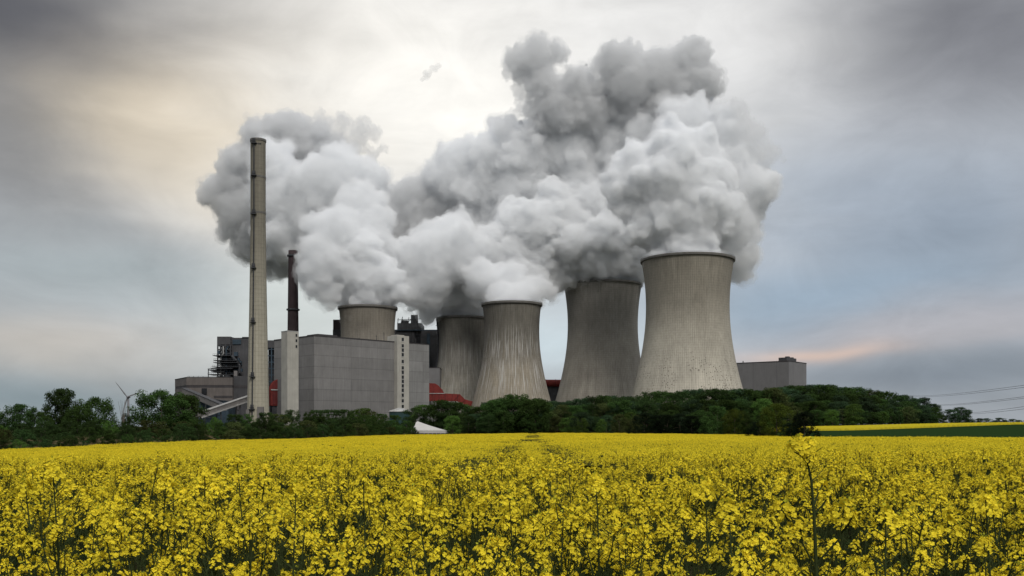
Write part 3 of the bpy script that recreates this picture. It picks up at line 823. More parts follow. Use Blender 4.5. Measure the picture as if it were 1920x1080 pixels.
# ------------------------------------------------------------------ grey hall on the right
D6 = 1180.0
gh = thing('turbine_hall', 'grey box-shaped hall with a small rooftop unit, right of the largest cooling tower', 'industrial building', (X(1479, D6), D6, 0), R(52))
Hh = Z(677.5, D6)
m = MB(); m.box(0, 58, 0, 100, -2, Hh); m.build('wall', 'panel_hall', gh)
m = MB(); m.box(-.25, 58.25, -.25, .3, Hh + .004, Hh + 1.0); m.box(-.25, .3, .3, 100, Hh + .004, Hh + 1.0); m.build('roof_edge', 'cladding_band', gh)
m = MB(); m.box(2, 32, 3, 14, Hh + .01, Hh + 5.2); m.box(8, 14, 4, 8, Hh + 5.21, Hh + 6.8); m.box(22, 26, 4, 8, Hh + 5.21, Hh + 6.4); m.build('rooftop_unit', 'cladding_dark', gh)
m = MB(); m.box(.6, 1.4, 60, 61, Hh, Hh + 3); m.build('roof_vent', 'steel_dark', gh)

# ------------------------------------------------------------------ tank, marquee, turbine, wires
tk = thing('storage_tank', 'round dark green tank with a pale ribbed conical roof, half hidden by bushes', 'tank', (X(750, 400), 400, 0))
tr = 20 * 400 / FPX; tz = Z(772, 400)
m = MB(); m.lathe([(tr, -2), (tr, tz)], 48, uv=False); m.build('shell', 'tank_green', tk, True)
m = MB(); m.lathe([(tr + .25, tz - .1), (tr + .25, tz + .15), (.3, Z(765, 400)), (.01, Z(765, 400))], 48, uv=False)
for k in range(24):
    a_ = 2 * math.pi * k / 24; c, s_ = math.cos(a_), math.sin(a_)
    m.bar(((tr + .2) * c, (tr + .2) * s_, tz + .2), (.4 * c, .4 * s_, Z(765, 400) + .05), .1)
m.build('roof', 'galvanised', tk); 
Dt = 316.0
tent = thing('marquee', 'white marquee with a swept peaked roof at the far left corner of the field', 'tent', (X(803, Dt), Dt, g1(X(803, Dt), Dt)))
bz = g1(X(803, Dt), Dt); ut = Dt / FPX
eave = Z(807, Dt) - bz; pk = Z(789, Dt) - bz
px0, px1 = (775 - 803) * ut, (838 - 803) * ut
def roof_pt(u, vv):
    x = px0 + (px1 - px0) * u; y = -7 + 14 * vv
    apx, apy = (781 - 803) * ut, 0
    d_ = max(abs(x - apx) / (px1 - apx if x > apx else apx - px0), abs(y) / 7)
    return (x, y, eave + (pk - eave) * (1 - d_) ** 1.25)
m = MB(); nn = 24
m.add([roof_pt(i / nn, j / nn) for j in range(nn + 1) for i in range(nn + 1)], [(j * (nn + 1) + i, j * (nn + 1) + i + 1, (j + 1) * (nn + 1) + i + 1, (j + 1) * (nn + 1) + i) for j in range(nn) for i in range(nn)])
m.build('canopy', 'tent_white', tent)
m = MB(); m.box(px0, px1, -7.05, -6.95, eave - .9, eave - .01); m.box(px1 - .05, px1 + .05, -6.9, 7, eave - .9, eave - .01)
m.build('valance', 'tent_white', tent)
for k in range(9):
    x = px0 + .2 + (px1 - px0 - .4) * k / 8
    m = MB(); m.tube([(x, -6.9, 0), (x, -6.9, eave)], .09, 6); m.build('pole', 'galvanised', tent)
m = MB(); m.box(px0 + .3, px1 - .3, -4, -3.8, 0, eave); m.build('back_wall', 'glass_dark', tent)

Dw = 1500.0
wt = thing('wind_turbine', 'grey wind turbine with raised blades, far off behind the left-hand trees', 'wind turbine', (X(240.5, Dw), Dw, 0))
hub = Z(744.5, Dw)
m = MB(); m.tube([(0, 0, 0), (0, 0, hub * .5), (0, 0, hub - 1)], [2.4, 2.0, 1.5], 20); m.build('mast', 'turbine_white', wt, True)
m = MB(); m.tube([(0, -3, hub), (0, 0, hub + .2), (0, 6, hub)], [1.6, 2.1, 1.2], 12); m.build('nacelle', 'turbine_white', wt, True)
m = MB(); m.tube([(0, -5.2, hub), (0, -4, hub), (0, -3, hub)], [.4, 1.5, 1.6], 12); m.build('hub', 'turbine_white', wt, True)
for A_ in (128, 20, 254):
    a_ = R(A_); L = 30.5; m = MB()
    dr = Vector((math.cos(a_), 0, math.sin(a_))); sd = Vector((-dr.z, 0, dr.x))
    st_ = [(0, .8, .8), (.08, .8, .8), (.2, 1.25, .4), (.5, .85, .22), (.85, .5, .13), (1, .12, .05)]
    vs = []
    for f, c, th in st_:
        p = dr * (L * f) + Vector((0, -3.9, hub))
        vs += [p + sd * c, p + Vector((0, th, 0)), p - sd * c * .8, p - Vector((0, th, 0))]
    fs = [(i * 4 + k, i * 4 + (k + 1) % 4, i * 4 + 4 + (k + 1) % 4, i * 4 + 4 + k) for i in range(5) for k in range(4)]
    m.add(vs, fs); m.build('blade', 'turbine_white', wt)

WIRES = [((1700, 741.5), (1930, 721), 'topmost power line wire in the right-hand sky'), ((1700, 743.0), (1930, 725.0), 'second power line wire from the top in the right-hand sky'),
         ((1730, 757.5), (1930, 742.5), 'power line wire in the middle of the right-hand sky'), ((1730, 758.7), (1930, 745.5), 'power line wire just under the middle one in the right-hand sky'),
         ((1770, 773), (1930, 761), 'second lowest power line wire, over the far trees at right'), ((1780, 773.5), (1930, 765.5), 'lowest power line wire, just above the far trees at right')]
for k, (a_, b_, lab) in enumerate(WIRES):
    A = at(a_[0], a_[1], 1700); B = at(b_[0], b_[1], 640); B2 = B + (B - A) * .5
    pts = []
    for f in np.linspace(0, 1.5, 60):
        p = A.lerp(B, f); p.z -= 6.0 * math.sin(math.pi * min(f / 1.0, 1)) * .5 if f < 1 else 0
        pts.append(p - A)
    m = MB(); m.tube(pts, .14, 5)
    o = m.build('power_line_wire', 'wire_metal'); o.location = A
    tag(o, lab, 'power line', 'power line wires')

# ------------------------------------------------------------------ steam plumes: billowing bodies filled with scattering vapour
def steam_mat(name, dens, albedo=0.97, g=0.0):
    m, t, o = newmat(name)
    s = t.n.new('ShaderNodeVolumePrincipled')
    s.inputs['Color'].default_value = (albedo * .985, albedo * .992, albedo, 1)
    s.inputs['Density'].default_value = dens
    s.inputs['Anisotropy'].default_value = g
    t.l.new(s.outputs[0], o.inputs['Volume'])
    m.cycles.homogeneous_volume = True
    return m
steam_mat('steam_dense', 0.22, 0.995)
steam_mat('steam_mid', 0.12, 0.988)
steam_mat('steam_shaded', 0.09, 0.87)  # low albedo: shade of the backlit billows put into the vapour colour
steam_mat('steam_thin', 0.050, 0.90)

steam_mat('veil_bright', 0.030, 0.985)
steam_mat('veil_grey', 0.024, 0.97)
steam_mat('veil_shaded', 0.026, 0.90)  # thin skin of the same billows, their shade painted in as well
VEIL = {'steam_dense': ('veil_bright', 0.6), 'steam_mid': ('veil_grey', 1.2), 'steam_shaded': ('veil_shaded', 0.8)}
_ico = {}
def icosphere(sub):
    if sub in _ico: return _ico[sub]
    import bmesh
    b = bmesh.new(); bmesh.ops.create_icosphere(b, subdivisions=sub, radius=1.0)
    V = np.array([q.co[:] for q in b.verts]); F = np.array([[q.index for q in f.verts] for f in b.faces]); b.free()
    _ico[sub] = (V, F); return V, F
TEX = {}
def puff_tex(size, basis):
    k = (size, basis)
    if k not in TEX:
        t = bpy.data.textures.new('puffs', 'CLOUDS'); t.noise_scale = size; t.noise_basis = basis; t.noise_depth = 1 if 'VORONOI' in basis else 3
        TEX[k] = t
    return TEX[k]
def plume(name, mat, balls, label, seed, n1=16, n2=6, voxel=1.8, group='steam plumes over the power station', d1=9.0, d2=3.2, squash=0.8, veil=None):
    if veil is None and mat in VEIL: veil = VEIL[mat]
    """balls: (px, py, radius in photo pixels, distance). Each ball throws smaller billows off its skin, and those smaller ones again."""
    r_ = np.random.default_rng(seed)
    C = []
    for px, py, rp, D in balls:
        c = np.array(at(px, py, D)); r = rp * D / FPX
        C.append((c, r * .93, 2))
        for i in range(n1):
            u = r_.normal(size=3); u /= np.linalg.norm(u)
            rr = r * r_.uniform(.26, .46)
            c1 = c + u * np.array([1, squash, 1]) * (r * r_.uniform(.80, 1.0) - rr * .25)
            C.append((c1, rr, 1))
            for j in range(n2):
                v_ = r_.normal(size=3) + u * .9; v_ /= np.linalg.norm(v_)
                r2_ = rr * r_.uniform(.30, .5)
                C.append((c1 + v_ * (rr * .92), r2_, 1))
    VV = []; FF = []; b = 0
    for c, r, s_ in C:
        V, F = icosphere(s_ + 1)
        VV.append(V * r + c); FF.append(F + b); b += len(V)
    VV = np.concatenate(VV); FF = np.concatenate(FF)
    o0 = np.array(at(balls[0][0], balls[0][1], balls[0][3])); VV = VV - o0
    me = npmesh(name, VV, FF, mat)
    o = bpy.data.objects.new(name, me); COL.objects.link(o); o.location = o0
    md = o.modifiers.new('skin', 'REMESH'); md.mode = 'VOXEL'; md.voxel_size = voxel
    def skin(rows):
        for size, st, basis in rows:
            q = o.modifiers.new('billow', 'DISPLACE'); q.strength = st; q.texture_coords = 'GLOBAL'
            if size: q.texture = puff_tex(size, basis); q.mid_level = 0.45
            else: q.mid_level = 0.0
        dg = bpy.context.evaluated_depsgraph_get()
        return bpy.data.meshes.new_from_object(o.evaluated_get(dg))
    veil_me = None
    if veil:
        veil_me = skin(((None, veil[1], None), (24.0, 13.0, 'ORIGINAL_PERLIN'), (9.0, 10.0, 'ORIGINAL_PERLIN'), (4.0, 4.0, 'ORIGINAL_PERLIN')))
        veil_me.name = 'veil'; veil_me.materials.clear(); veil_me.materials.append(MATS[veil[0]])
        for q in list(o.modifiers)[1:]: o.modifiers.remove(q)
    new = skin(((34.0, -d1 * .55, 'VORONOI_F1'), (14.0, -d1 * .55, 'VORONOI_F1'), (7.0, -d1 * .30, 'VORONOI_F1'), (4.5, d2, 'ORIGINAL_PERLIN')))
    new.name = name
    o.modifiers.clear(); o.data = new; bpy.data.meshes.remove(me)
    if veil_me: link_mesh('veil', veil_me, o)
    return tag(o, label, 'steam plume', group)

# largest tower
plume('steam_plume', 'steam_dense', [
    (1288, 492, 62, 956), (1285, 462, 58, 956), (1300, 440, 50, 952), (1290, 405, 70, 956), (1225, 420, 56, 962), (1345, 400, 50, 960),
    (1262, 350, 82, 960), (1205, 350, 62, 965), (1320, 345, 66, 965), (1255, 300, 62, 966), (1300, 300, 58, 968), (1345, 330, 40, 968),
    (1195, 310, 45, 968)],
    'bright white steam column bulging up from the largest cooling tower', 1)
plume('steam_plume', 'steam_mid', [
    (1370, 420, 58, 1010), (1385, 480, 40, 1015), (1395, 360, 58, 1015), (1350, 270, 60, 1030), (1380, 300, 45, 1020), (1290, 245, 60, 1040), (1330, 460, 40, 1005), (1400, 430, 30, 1010)],
    'grey steam veil behind the bright column, right of the largest cooling tower', 2, d1=10)
plume('steam_plume', 'steam_thin', [
    (1400, 250, 36, 1010), (1430, 290, 28, 1010), (1455, 292, 17, 1010), (1425, 330, 24, 1010), (1410, 380, 26, 1010), (1380, 215, 28, 1015), (1412, 470, 16, 1012), (1345, 210, 26, 1020)],
    'thin ragged steam wisps at the right edge of the steam cloud', 3, d1=16, d2=6, n1=9)
# dark heads at the top
plume('steam_plume', 'steam_shaded', [
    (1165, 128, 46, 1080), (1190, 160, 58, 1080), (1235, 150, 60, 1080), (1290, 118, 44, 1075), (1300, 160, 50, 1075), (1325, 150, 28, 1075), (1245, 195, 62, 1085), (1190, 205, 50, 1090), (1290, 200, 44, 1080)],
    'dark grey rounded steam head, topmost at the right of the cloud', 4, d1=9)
plume('steam_plume', 'steam_shaded', [
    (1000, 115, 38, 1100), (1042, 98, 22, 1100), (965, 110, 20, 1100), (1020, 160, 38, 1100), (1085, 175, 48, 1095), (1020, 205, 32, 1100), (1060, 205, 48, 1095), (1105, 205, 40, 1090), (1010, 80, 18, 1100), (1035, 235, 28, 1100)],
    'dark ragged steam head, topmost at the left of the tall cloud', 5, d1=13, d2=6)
plume('steam_plume', 'steam_thin', [
    (960, 130, 22, 1100), (975, 170, 20, 1100), (985, 205, 22, 1100), (955, 225, 20, 1100), (990, 80, 16, 1100), (940, 240, 20, 1100), (1000, 240, 26, 1100)],
    'faint wisps hanging at the left of the upper dark steam head', 6, d1=16, d2=7, n1=8)
# the broad middle mass
plume('steam_plume', 'steam_mid', [
    (1070, 290, 78, 1130), (1000, 300, 74, 1135), (930, 305, 62, 1140), (870, 300, 42, 1140), (850, 330, 40, 1140), (900, 350, 55, 1140), (1110, 260, 56, 1125), (1160, 270, 60, 1110), (1020, 255, 40, 1130),
    (960, 360, 55, 1130), (1090, 340, 60, 1120), (1180, 330, 50, 1100), (1150, 220, 45, 1110), (1210, 260, 50, 1080), (925, 405, 40, 1140), (840, 300, 30, 1140), (815, 325, 22, 1140), (980, 265, 36, 1135), (1080, 240, 40, 1128), (900, 430, 40, 1145), (950, 440, 44, 1140)],
    'broad grey steam bank in the middle of the cloud, above the streaked and brown towers', 7)
# second tower from the right and its drift to the left
plume('steam_plume', 'steam_dense', [
    (1130, 545, 50, 1129), (1095, 512, 34, 1120), (1150, 512, 36, 1118), (1166, 530, 28, 1127), (1190, 495, 34, 1112), (1040, 520, 34, 1100), (1190, 460, 36, 1102), (1065, 495, 36, 1098), (1030, 498, 34, 1092),
    (1110, 480, 44, 1090), (1165, 485, 30, 1100), (1120, 445, 44, 1085), (1070, 455, 44, 1080), (1150, 435, 38, 1090)],
    'bright white steam puffs rolling off the brown cooling tower', 8, d1=7)
plume('steam_plume', 'steam_dense', [
    (1000, 430, 58, 1085), (965, 420, 44, 1085), (960, 470, 50, 1085), (1010, 480, 40, 1085), (1060, 410, 52, 1095), (1110, 385, 50, 1100), (1040, 380, 42, 1095), (1140, 370, 36, 1098), (1000, 520, 36, 1080), (960, 520, 40, 1075)],
    'bright steam billows in the middle, between the brown and streaked cooling towers', 9)
plume('steam_plume', 'steam_mid', [
    (960, 580, 40, 980), (985, 556, 28, 988), (940, 556, 28, 990), (1006, 540, 24, 1005), (930, 530, 34, 1020), (960, 530, 36, 1020), (1030, 548, 16, 1010), (905, 520, 36, 1030)],
    'grey steam pouring out of the streaked cooling tower', 10, d1=6)
plume('steam_plume', 'steam_dense', [
    (868, 606, 38, 1107), (855, 590, 28, 1105), (885, 570, 32, 1098), (860, 550, 34, 1090), (880, 540, 30, 1090), (803, 584, 18, 1090), (800, 597, 12, 1090), (830, 565, 24, 1095)],
    'small bright steam puff over the sooty cooling tower', 11, d1=5)
plume('steam_plume', 'steam_mid', [
    (860, 480, 60, 1060), (810, 470, 50, 1050), (780, 490, 44, 1050), (850, 440, 44, 1065), (900, 470, 44, 1065), (810, 520, 44, 1050), (770, 540, 36, 1050), (870, 505, 44, 1075), (920, 485, 40, 1075), (785, 560, 24, 1060)],
    'pale steam billow between the left and the middle towers', 12, d1=8)
plume('steam_plume', 'steam_shaded', [
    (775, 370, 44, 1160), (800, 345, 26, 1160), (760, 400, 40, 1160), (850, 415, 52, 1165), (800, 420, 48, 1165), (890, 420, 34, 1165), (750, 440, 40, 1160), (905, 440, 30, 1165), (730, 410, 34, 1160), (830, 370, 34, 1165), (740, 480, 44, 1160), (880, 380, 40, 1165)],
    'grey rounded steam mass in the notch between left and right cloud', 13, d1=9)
# the left-hand tower
plume('steam_plume', 'steam_dense', [
    (690, 585, 42, 1010), (690, 562, 44, 1010), (722, 552, 28, 1006), (748, 548, 20, 1002), (660, 550, 30, 1006), (695, 525, 48, 1005), (660, 510, 42, 1000), (720, 520, 34, 1000), (640, 480, 40, 1000), (675, 475, 40, 1000), (625, 505, 34, 1000)],
    'bright white steam column climbing from the cooling tower behind the grey building', 14, d1=7)
plume('steam_plume', 'steam_mid', [
    (612, 495, 42, 985), (568, 488, 14, 1012), (574, 512, 20, 1008), (584, 536, 18, 1005), (604, 530, 30, 985), (620, 552, 24, 985), (602, 468, 36, 985), (625, 435, 48, 1000), (690, 440, 50, 1040), (720, 470, 36, 1040), (670, 400, 55, 1050), (622, 575, 12, 985)],
    'grey steam curling over the dark brown chimney top', 15, d1=8)
plume('steam_plume', 'steam_mid', [
    (610, 345, 62, 1080), (570, 350, 40, 1075), (650, 330, 44, 1080), (690, 345, 40, 1085), (640, 300, 30, 1085), (590, 395, 66, 1090), (530, 380, 60, 1100), (660, 370, 48, 1090), (510, 310, 46, 1100), (550, 440, 60, 1100), (700, 380, 30, 1085)],
    'pale grey rounded steam bank right of the tall chimney', 16, d1=9)
plume('steam_plume', 'steam_shaded', [
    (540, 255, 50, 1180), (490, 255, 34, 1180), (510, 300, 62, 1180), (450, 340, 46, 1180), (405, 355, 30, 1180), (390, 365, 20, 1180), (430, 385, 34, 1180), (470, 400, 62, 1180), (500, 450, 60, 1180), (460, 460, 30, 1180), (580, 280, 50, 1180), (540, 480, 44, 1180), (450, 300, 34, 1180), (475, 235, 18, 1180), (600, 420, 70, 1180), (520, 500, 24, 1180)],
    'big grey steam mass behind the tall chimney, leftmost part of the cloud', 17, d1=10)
plume('steam_plume', 'steam_thin', [
    (610, 245, 30, 1150), (640, 230, 22, 1150), (680, 245, 24, 1150), (705, 250, 18, 1150), (665, 270, 26, 1150), (700, 290, 18, 1150), (635, 275, 28, 1150), (715, 280, 14, 1150), (600, 215, 14, 1150), (690, 225, 12, 1150)],
    'torn thin steam wisps at the top of the left cloud', 18, d1=16, d2=8, n1=9)
plume('steam_plume', 'steam_thin', [(800, 140, 10, 1200), (812, 130, 8, 1200), (792, 148, 7, 1200), (824, 124, 5, 1200)],
    'tiny stray wisp of vapour alone in the open sky above', 19, d1=8, d2=5, n1=6)

# ------------------------------------------------------------------ trees and bushes
def crown_arrays(seed, shape, n_clump, n_leaf, leaf, base=0.15, gap=0.0):
    """leaf faces gathered in clumps through a crown of unit height (0..1) and half-width shape(z)"""
    r_ = np.random.default_rng(seed)
    Cs = []; Rs = []
    while len(Cs) < n_clump:
        z = r_.uniform(base, 1.0); w_ = shape(z)
        if w_ <= 0.02: continue
        a = r_.uniform(0, 2 * math.pi); q = math.sqrt(r_.uniform(0.02, 1.0)) * w_ * .95
        rc = r_.uniform(.075, .13) * (0.6 + 0.8 * w_)
        Cs.append((q * math.cos(a) * (1 + .22 * math.sin(2 * a + seed)), q * math.sin(a), min(z, 1 - rc * .7))); Rs.append(rc)
    Cs = np.array(Cs); Rs = np.array(Rs)
    k = r_.choice(len(Cs), n_leaf, p=Rs ** 2 / (Rs ** 2).sum())
    u = r_.normal(size=(n_leaf, 3)); u /= np.linalg.norm(u, axis=1)[:, None]
    P = Cs[k] + u * (Rs[k] * r_.uniform(.45, 1.08, n_leaf) )[:, None] * np.array([1, 1, .82])
    nrm = u + r_.normal(size=(n_leaf, 3)) * .6 + np.array([0, 0, .35]); nrm /= np.linalg.norm(nrm, axis=1)[:, None]
    t = np.cross(nrm, r_.normal(size=(n_leaf, 3))); t /= np.linalg.norm(t, axis=1)[:, None]
    b = np.cross(nrm, t)
    s = leaf * r_.uniform(.6, 1.3, n_leaf)[:, None]
    V = np.stack([P - t * s, P - b * s * .55, P + t * s, P + b * s * .55], 1).reshape(-1, 3)
    F = np.arange(n_leaf * 4).reshape(-1, 4)
    return V, F, Cs, Rs
def trunk_mesh(name, seed, Cs, h0, tr, mat='bark', nl=9):
    r_ = random.Random(seed); m = MB()
    top = .72
    pts = [(0, 0, -0.05), (0, 0, h0 * .6), (r_.uniform(-.02, .02), r_.uniform(-.02, .02), h0 + .15), (r_.uniform(-.03, .03), r_.uniform(-.03, .03), top)]
    m.tube(pts, [tr * 1.35, tr, tr * .75, tr * .25], 7)
    for i in r_.sample(range(len(Cs)), min(nl, len(Cs))):
        c = Cs[i]; z0 = max(h0 * .7, min(c[2] - .12, .6)); 
        m.tube([(0, 0, z0), (c[0] * .5, c[1] * .5, z0 + (c[2] - z0) * .65), tuple(c)], [tr * .5, tr * .3, tr * .1], 5)
    return m.mesh(name, mat, True)
def ell(wd, zc=.55, p=2.0):
    def f(z):
        q = abs((z - zc) / (1 - zc if z > zc else zc)); return wd * max(0, 1 - q ** p) ** .5 if q < 1 else 0
    return f
def cone(wd): return lambda z: wd * (1 - z) ** .75 + .015
def dome(wd): return lambda z: wd * max(0, 1 - (z * .98) ** 2.4) ** .5
KINDS = {  # unit-height crowns: shape, clumps, leaves, leaf size, base, trunk bare height, trunk radius, material
    'broad': (ell(.46, .52), 95, 11000, .0135, .16, .16, .022, 'leaf_mid'),
    'ball': (ell(.48, .47, 2.2), 140, 14000, .0135, .02, .05, .018, 'leaf_gold'),
    'round': (ell(.47, .62, 2.6), 130, 16000, .0160, .14, .2, .020, 'leaf_mid'),
    'round_deep': (ell(.45, .60, 2.4), 120, 15000, .0160, .14, .2, .020, 'leaf_dark'),
    'broad_loose': (ell(.44, .52), 62, 8000, .015, .16, .20, .020, 'leaf_dark'),
    'tall': (ell(.30, .55, 2.4), 80, 10000, .0125, .10, .12, .018, 'leaf_dark'),
    'tall_bright': (ell(.32, .5, 2.2), 80, 10000, .0125, .08, .12, .018, 'leaf_bright'),
    'tall_olive': (ell(.31, .5, 2.2), 75, 9500, .0125, .08, .12, .018, 'leaf_olive'),
    'wood': (ell(.34, .58, 2.6), 80, 9500, .014, .05, .10, .016, 'leaf_blue'),
    'wood_b': (ell(.36, .60, 2.2), 78, 9500, .014, .05, .10, .016, 'leaf_mid'),
    'fir': (cone(.36), 60, 8500, .016, .03, .04, .018, 'leaf_black'),
    'round_dark': (dome(.60), 90, 10000, .018, .02, .03, .018, 'leaf_black'),
    'shrub': (dome(.72), 90, 10000, .020, .02, .03, .014, 'leaf_dark'),
    'shrub_b': (dome(.66), 85, 10000, .020, .02, .03, .014, 'leaf_mid'),
    'shrub_olive': (dome(.70), 75, 9000, .020, .02, .03, .014, 'leaf_olive'),
    'shrub_bright': (dome(.62), 80, 9000, .019, .02, .03, .014, 'leaf_bright'),
}
VAR = {}
def variants(kind, n=2):
    if kind not in VAR:
        sh, nc, nl, ls, base, h0, tr, mat = KINDS[kind]; L = []
        for i in range(n):
            V, F, Cs, Rs = crown_arrays(hash_seed(kind) + i * 7, sh, nc, nl, ls, base)
            L.append((npmesh('crown', V, F, mat), trunk_mesh('trunk', 3 + i, Cs, h0, tr)))
        VAR[kind] = L
    return VAR[kind]
def hash_seed(s_): return sum(ord(c) * (i + 1) for i, c in enumerate(s_)) % 9973
PROTO = {}
def plant(kind, name, x, y, h, label, cat, group=None, widen=1.0, base=None):
    """first of a kind is built with crown and trunk; the others copy it"""
    key = (kind, random.randrange(2))
    if key not in PROTO:
        c, t_ = variants(kind)[key[1]]
        root = thing(name, label, cat, group=group)
        link_mesh('crown', c, root); link_mesh('trunk', t_, root)
        PROTO[key] = root
    else:
        src = PROTO[key]
        root = src.copy(); COL.objects.link(root); root.name = name
        for chd in list(src.children):
            k = chd.copy(); COL.objects.link(k); k.parent = root
    for k in ('group',):
        if k in root and not group: del root[k]
    tag(root, label, cat, group)
    z = g1(x, y) if base is None else base
    root.location = (x, y, z - .05)
    root.rotation_euler = (0, 0, random.uniform(0, 6.28))
    root.scale = (h * widen * random.uniform(.95, 1.05), h * widen * random.uniform(.95, 1.05), h)
    return root
def plant_px(kind, name, px, pytop, D, label, cat, group=None, widen=1.0):
    x = X(px, D); b = g1(x, D)
    return plant(kind, name, x, D, max(1.2, Z(pytop, D) - b), label, cat, group, widen)
rr = random.Random(21)
def interp(px, tab):
    return float(np.interp(px, [a for a, b in tab], [b for a, b in tab]))

# --- bushes on the embankment along the left edge of the crop
ENV = [(-200, 790), (0, 793), (120, 789), (200, 788), (330, 786), (420, 779), (520, 771), (560, 768), (640, 763), (680, 766), (730, 773), (765, 781), (780, 794), (795, 806)]
SHG = 'bushes in the hedge bank along the left edge of the field'
SHL = {'shrub': 'dark green bush in the hedge bank along the left edge of the field', 'shrub_b': 'mid green bush in the hedge bank along the left edge of the field',
       'shrub_olive': 'olive brown bush in the hedge bank along the left edge of the field', 'shrub_bright': 'fresh green bush in the hedge bank along the left edge of the field'}
def edge_point(px, off):
    """point on the line parallel to the crop edge, off metres to its left, seen at photo column px"""
    k = (px - 960) / FPX
    y = (-69.3 - 130 * 0.2424 - off) / (k - 0.2424)
    return k * y, y
px = -140.0
row = 0
while px < 778:
    for off, f0, f1 in ((2.6, .35, .60), (6.0, .62, .86), (11.5, .92, 1.03)):
        p = px + rr.uniform(-6, 6)
        x, y = edge_point(p, off + rr.uniform(-.8, .8))
        if y > 345 or y < 40: continue
        top = interp(p, ENV); bot = HY + (EYE - g1(x, y)) / y * FPX
        t_ = bot + (top - bot) * rr.uniform(f0, f1)
        h = (bot - t_) / FPX * y
        lift = {2.6: .2, 6.0: 1.2, 11.5: 2.0}[off]
        h -= lift
        kd = rr.choices(['shrub', 'shrub_b', 'shrub_olive', 'shrub_bright'], [5, 4, 2.0, 0.9])[0]
        plant(kd, 'bush', x, y, max(h, 1.0), SHL[kd], 'bush', SHG, rr.uniform(.85, 1.25), g1(x, y) + lift)
    x, y = edge_point(px, 6); px += max(9.0, 3.3 / y * FPX)

# --- single trees at the left, behind the bank
LT = [('round_deep', 38, 757, 168, .9, 'low rounded tree at the left edge of the photo'),
      ('round', 76, 771, 176, .85, 'low dark tree between the left-edge tree and the tall two-headed tree'),
      ('round_deep', 116, 728, 190, .8, 'tallest tree of the left group, its open crown rising above the bank'),
      ('round', 145, 760, 186, .85, 'squat dark tree just right of the tallest tree on the left'),
      ('round', 178, 744, 196, .92, 'rounded tree just left of the wind turbine'),
      ('broad_loose', 236, 774, 200, .42, 'small sparse tree directly below the wind turbine'),
      ('round', 302, 731, 222, 1.12, 'big rounded tree just right of the wind turbine'),
      ('round', 345, 740, 236, 1.0, 'rounded tree in front of the corner of the low brown building'),
      ('broad', -30, 758, 165, 1.0, 'bushy tree cut off by the left edge of the photo'),
      ('broad', 0, 776, 170, .8, 'lowest bushy tree at the far left edge')]
for kd, p, top, D, wd, lab in LT: plant_px(kd, 'tree', p, top, D, lab, 'tree', 'trees behind the left bank', wd)
# a bare sapling among them
sp = thing('sapling', 'nearly leafless grey sapling in front of the wind turbine mast', 'sapling', (X(231, 199), 199, g1(X(231, 199), 199)), 0)
hh = Z(748, 199) - sp.location.z
m = MB()
for k in range(9):
    a_ = rr.uniform(0, 6.28); q_ = rr.uniform(.3, 1.3); m.tube([(0, 0, hh * .3), (q_ * .5 * math.cos(a_), q_ * .5 * math.sin(a_), hh * rr.uniform(.55, .7)), (q_ * math.cos(a_), q_ * math.sin(a_), hh * rr.uniform(.8, 1.0))], [.05, .035, .015], 5)
m.build('branches', 'wood_grey', sp)
m = MB(); m.tube([(0, 0, -.2), (0, 0, hh * .5)], [.12, .06], 6); m.build('trunk', 'wood_grey', sp)

# --- tree belt at the far end of the field
def belt(name_group, lab, kinds, wts, D0, p0, p1, step, top, jit, wd=(.95, 1.3), dj=8):
    p = p0
    while p < p1:
        kd = rr.choices(kinds, wts)[0]; D = D0 + rr.uniform(-dj, dj)
        plant_px(kd, 'tree', p, top(p) + rr.uniform(-jit, jit), D, lab[kd], 'tree', name_group, rr.uniform(*wd))
        p += step * rr.uniform(.75, 1.25)
def labs(s_): return {k: s_.format(c) for k, c in (('tall', 'dark green'), ('tall_bright', 'fresh green'), ('tall_olive', 'olive'), ('wood', 'bluish dark green'), ('wood_b', 'mid green'), ('broad', 'broad dark'), ('round_dark', 'very dark rounded'))}
T1 = [(760, 758), (800, 750), (850, 748), (900, 752), (1040, 754), (1100, 742), (1180, 741), (1300, 734), (1420, 733)]
belt('trees in the belt in front of the towers', labs('{} tree in the back row of the belt before the cooling towers'), ['tall', 'wood', 'wood_b', 'tall_olive'], [4, 3, 3, 1], 455, 1020, 1450, 16, lambda p: interp(p, [(1020, 752), (1050, 752), (1100, 744), (1180, 742), (1215, 737), (1300, 730), (1420, 730), (1450, 727)]), 3, (1.0, 1.35))
belt('trees in the belt in front of the towers', labs('{} tree in the middle row of the belt before the cooling towers'), ['tall', 'wood', 'wood_b', 'tall_bright', 'tall_olive'], [4, 3, 3, 1, 1], 385, 775, 1440, 17, lambda p: interp(p, [(775, 762), (795, 755), (850, 752), (890, 764), (930, 750), (1040, 757), (1440, 748)]), 5, (1.0, 1.4))
belt('trees in the belt in front of the towers', labs('{} tree in the front row of the belt at the rapeseed end'), ['tall', 'tall_bright', 'wood_b', 'tall_olive', 'wood'], [4, 1.4, 3, 1.2, 2], 325, 848, 1440, 15, lambda p: 776, 8, (1.0, 1.4))
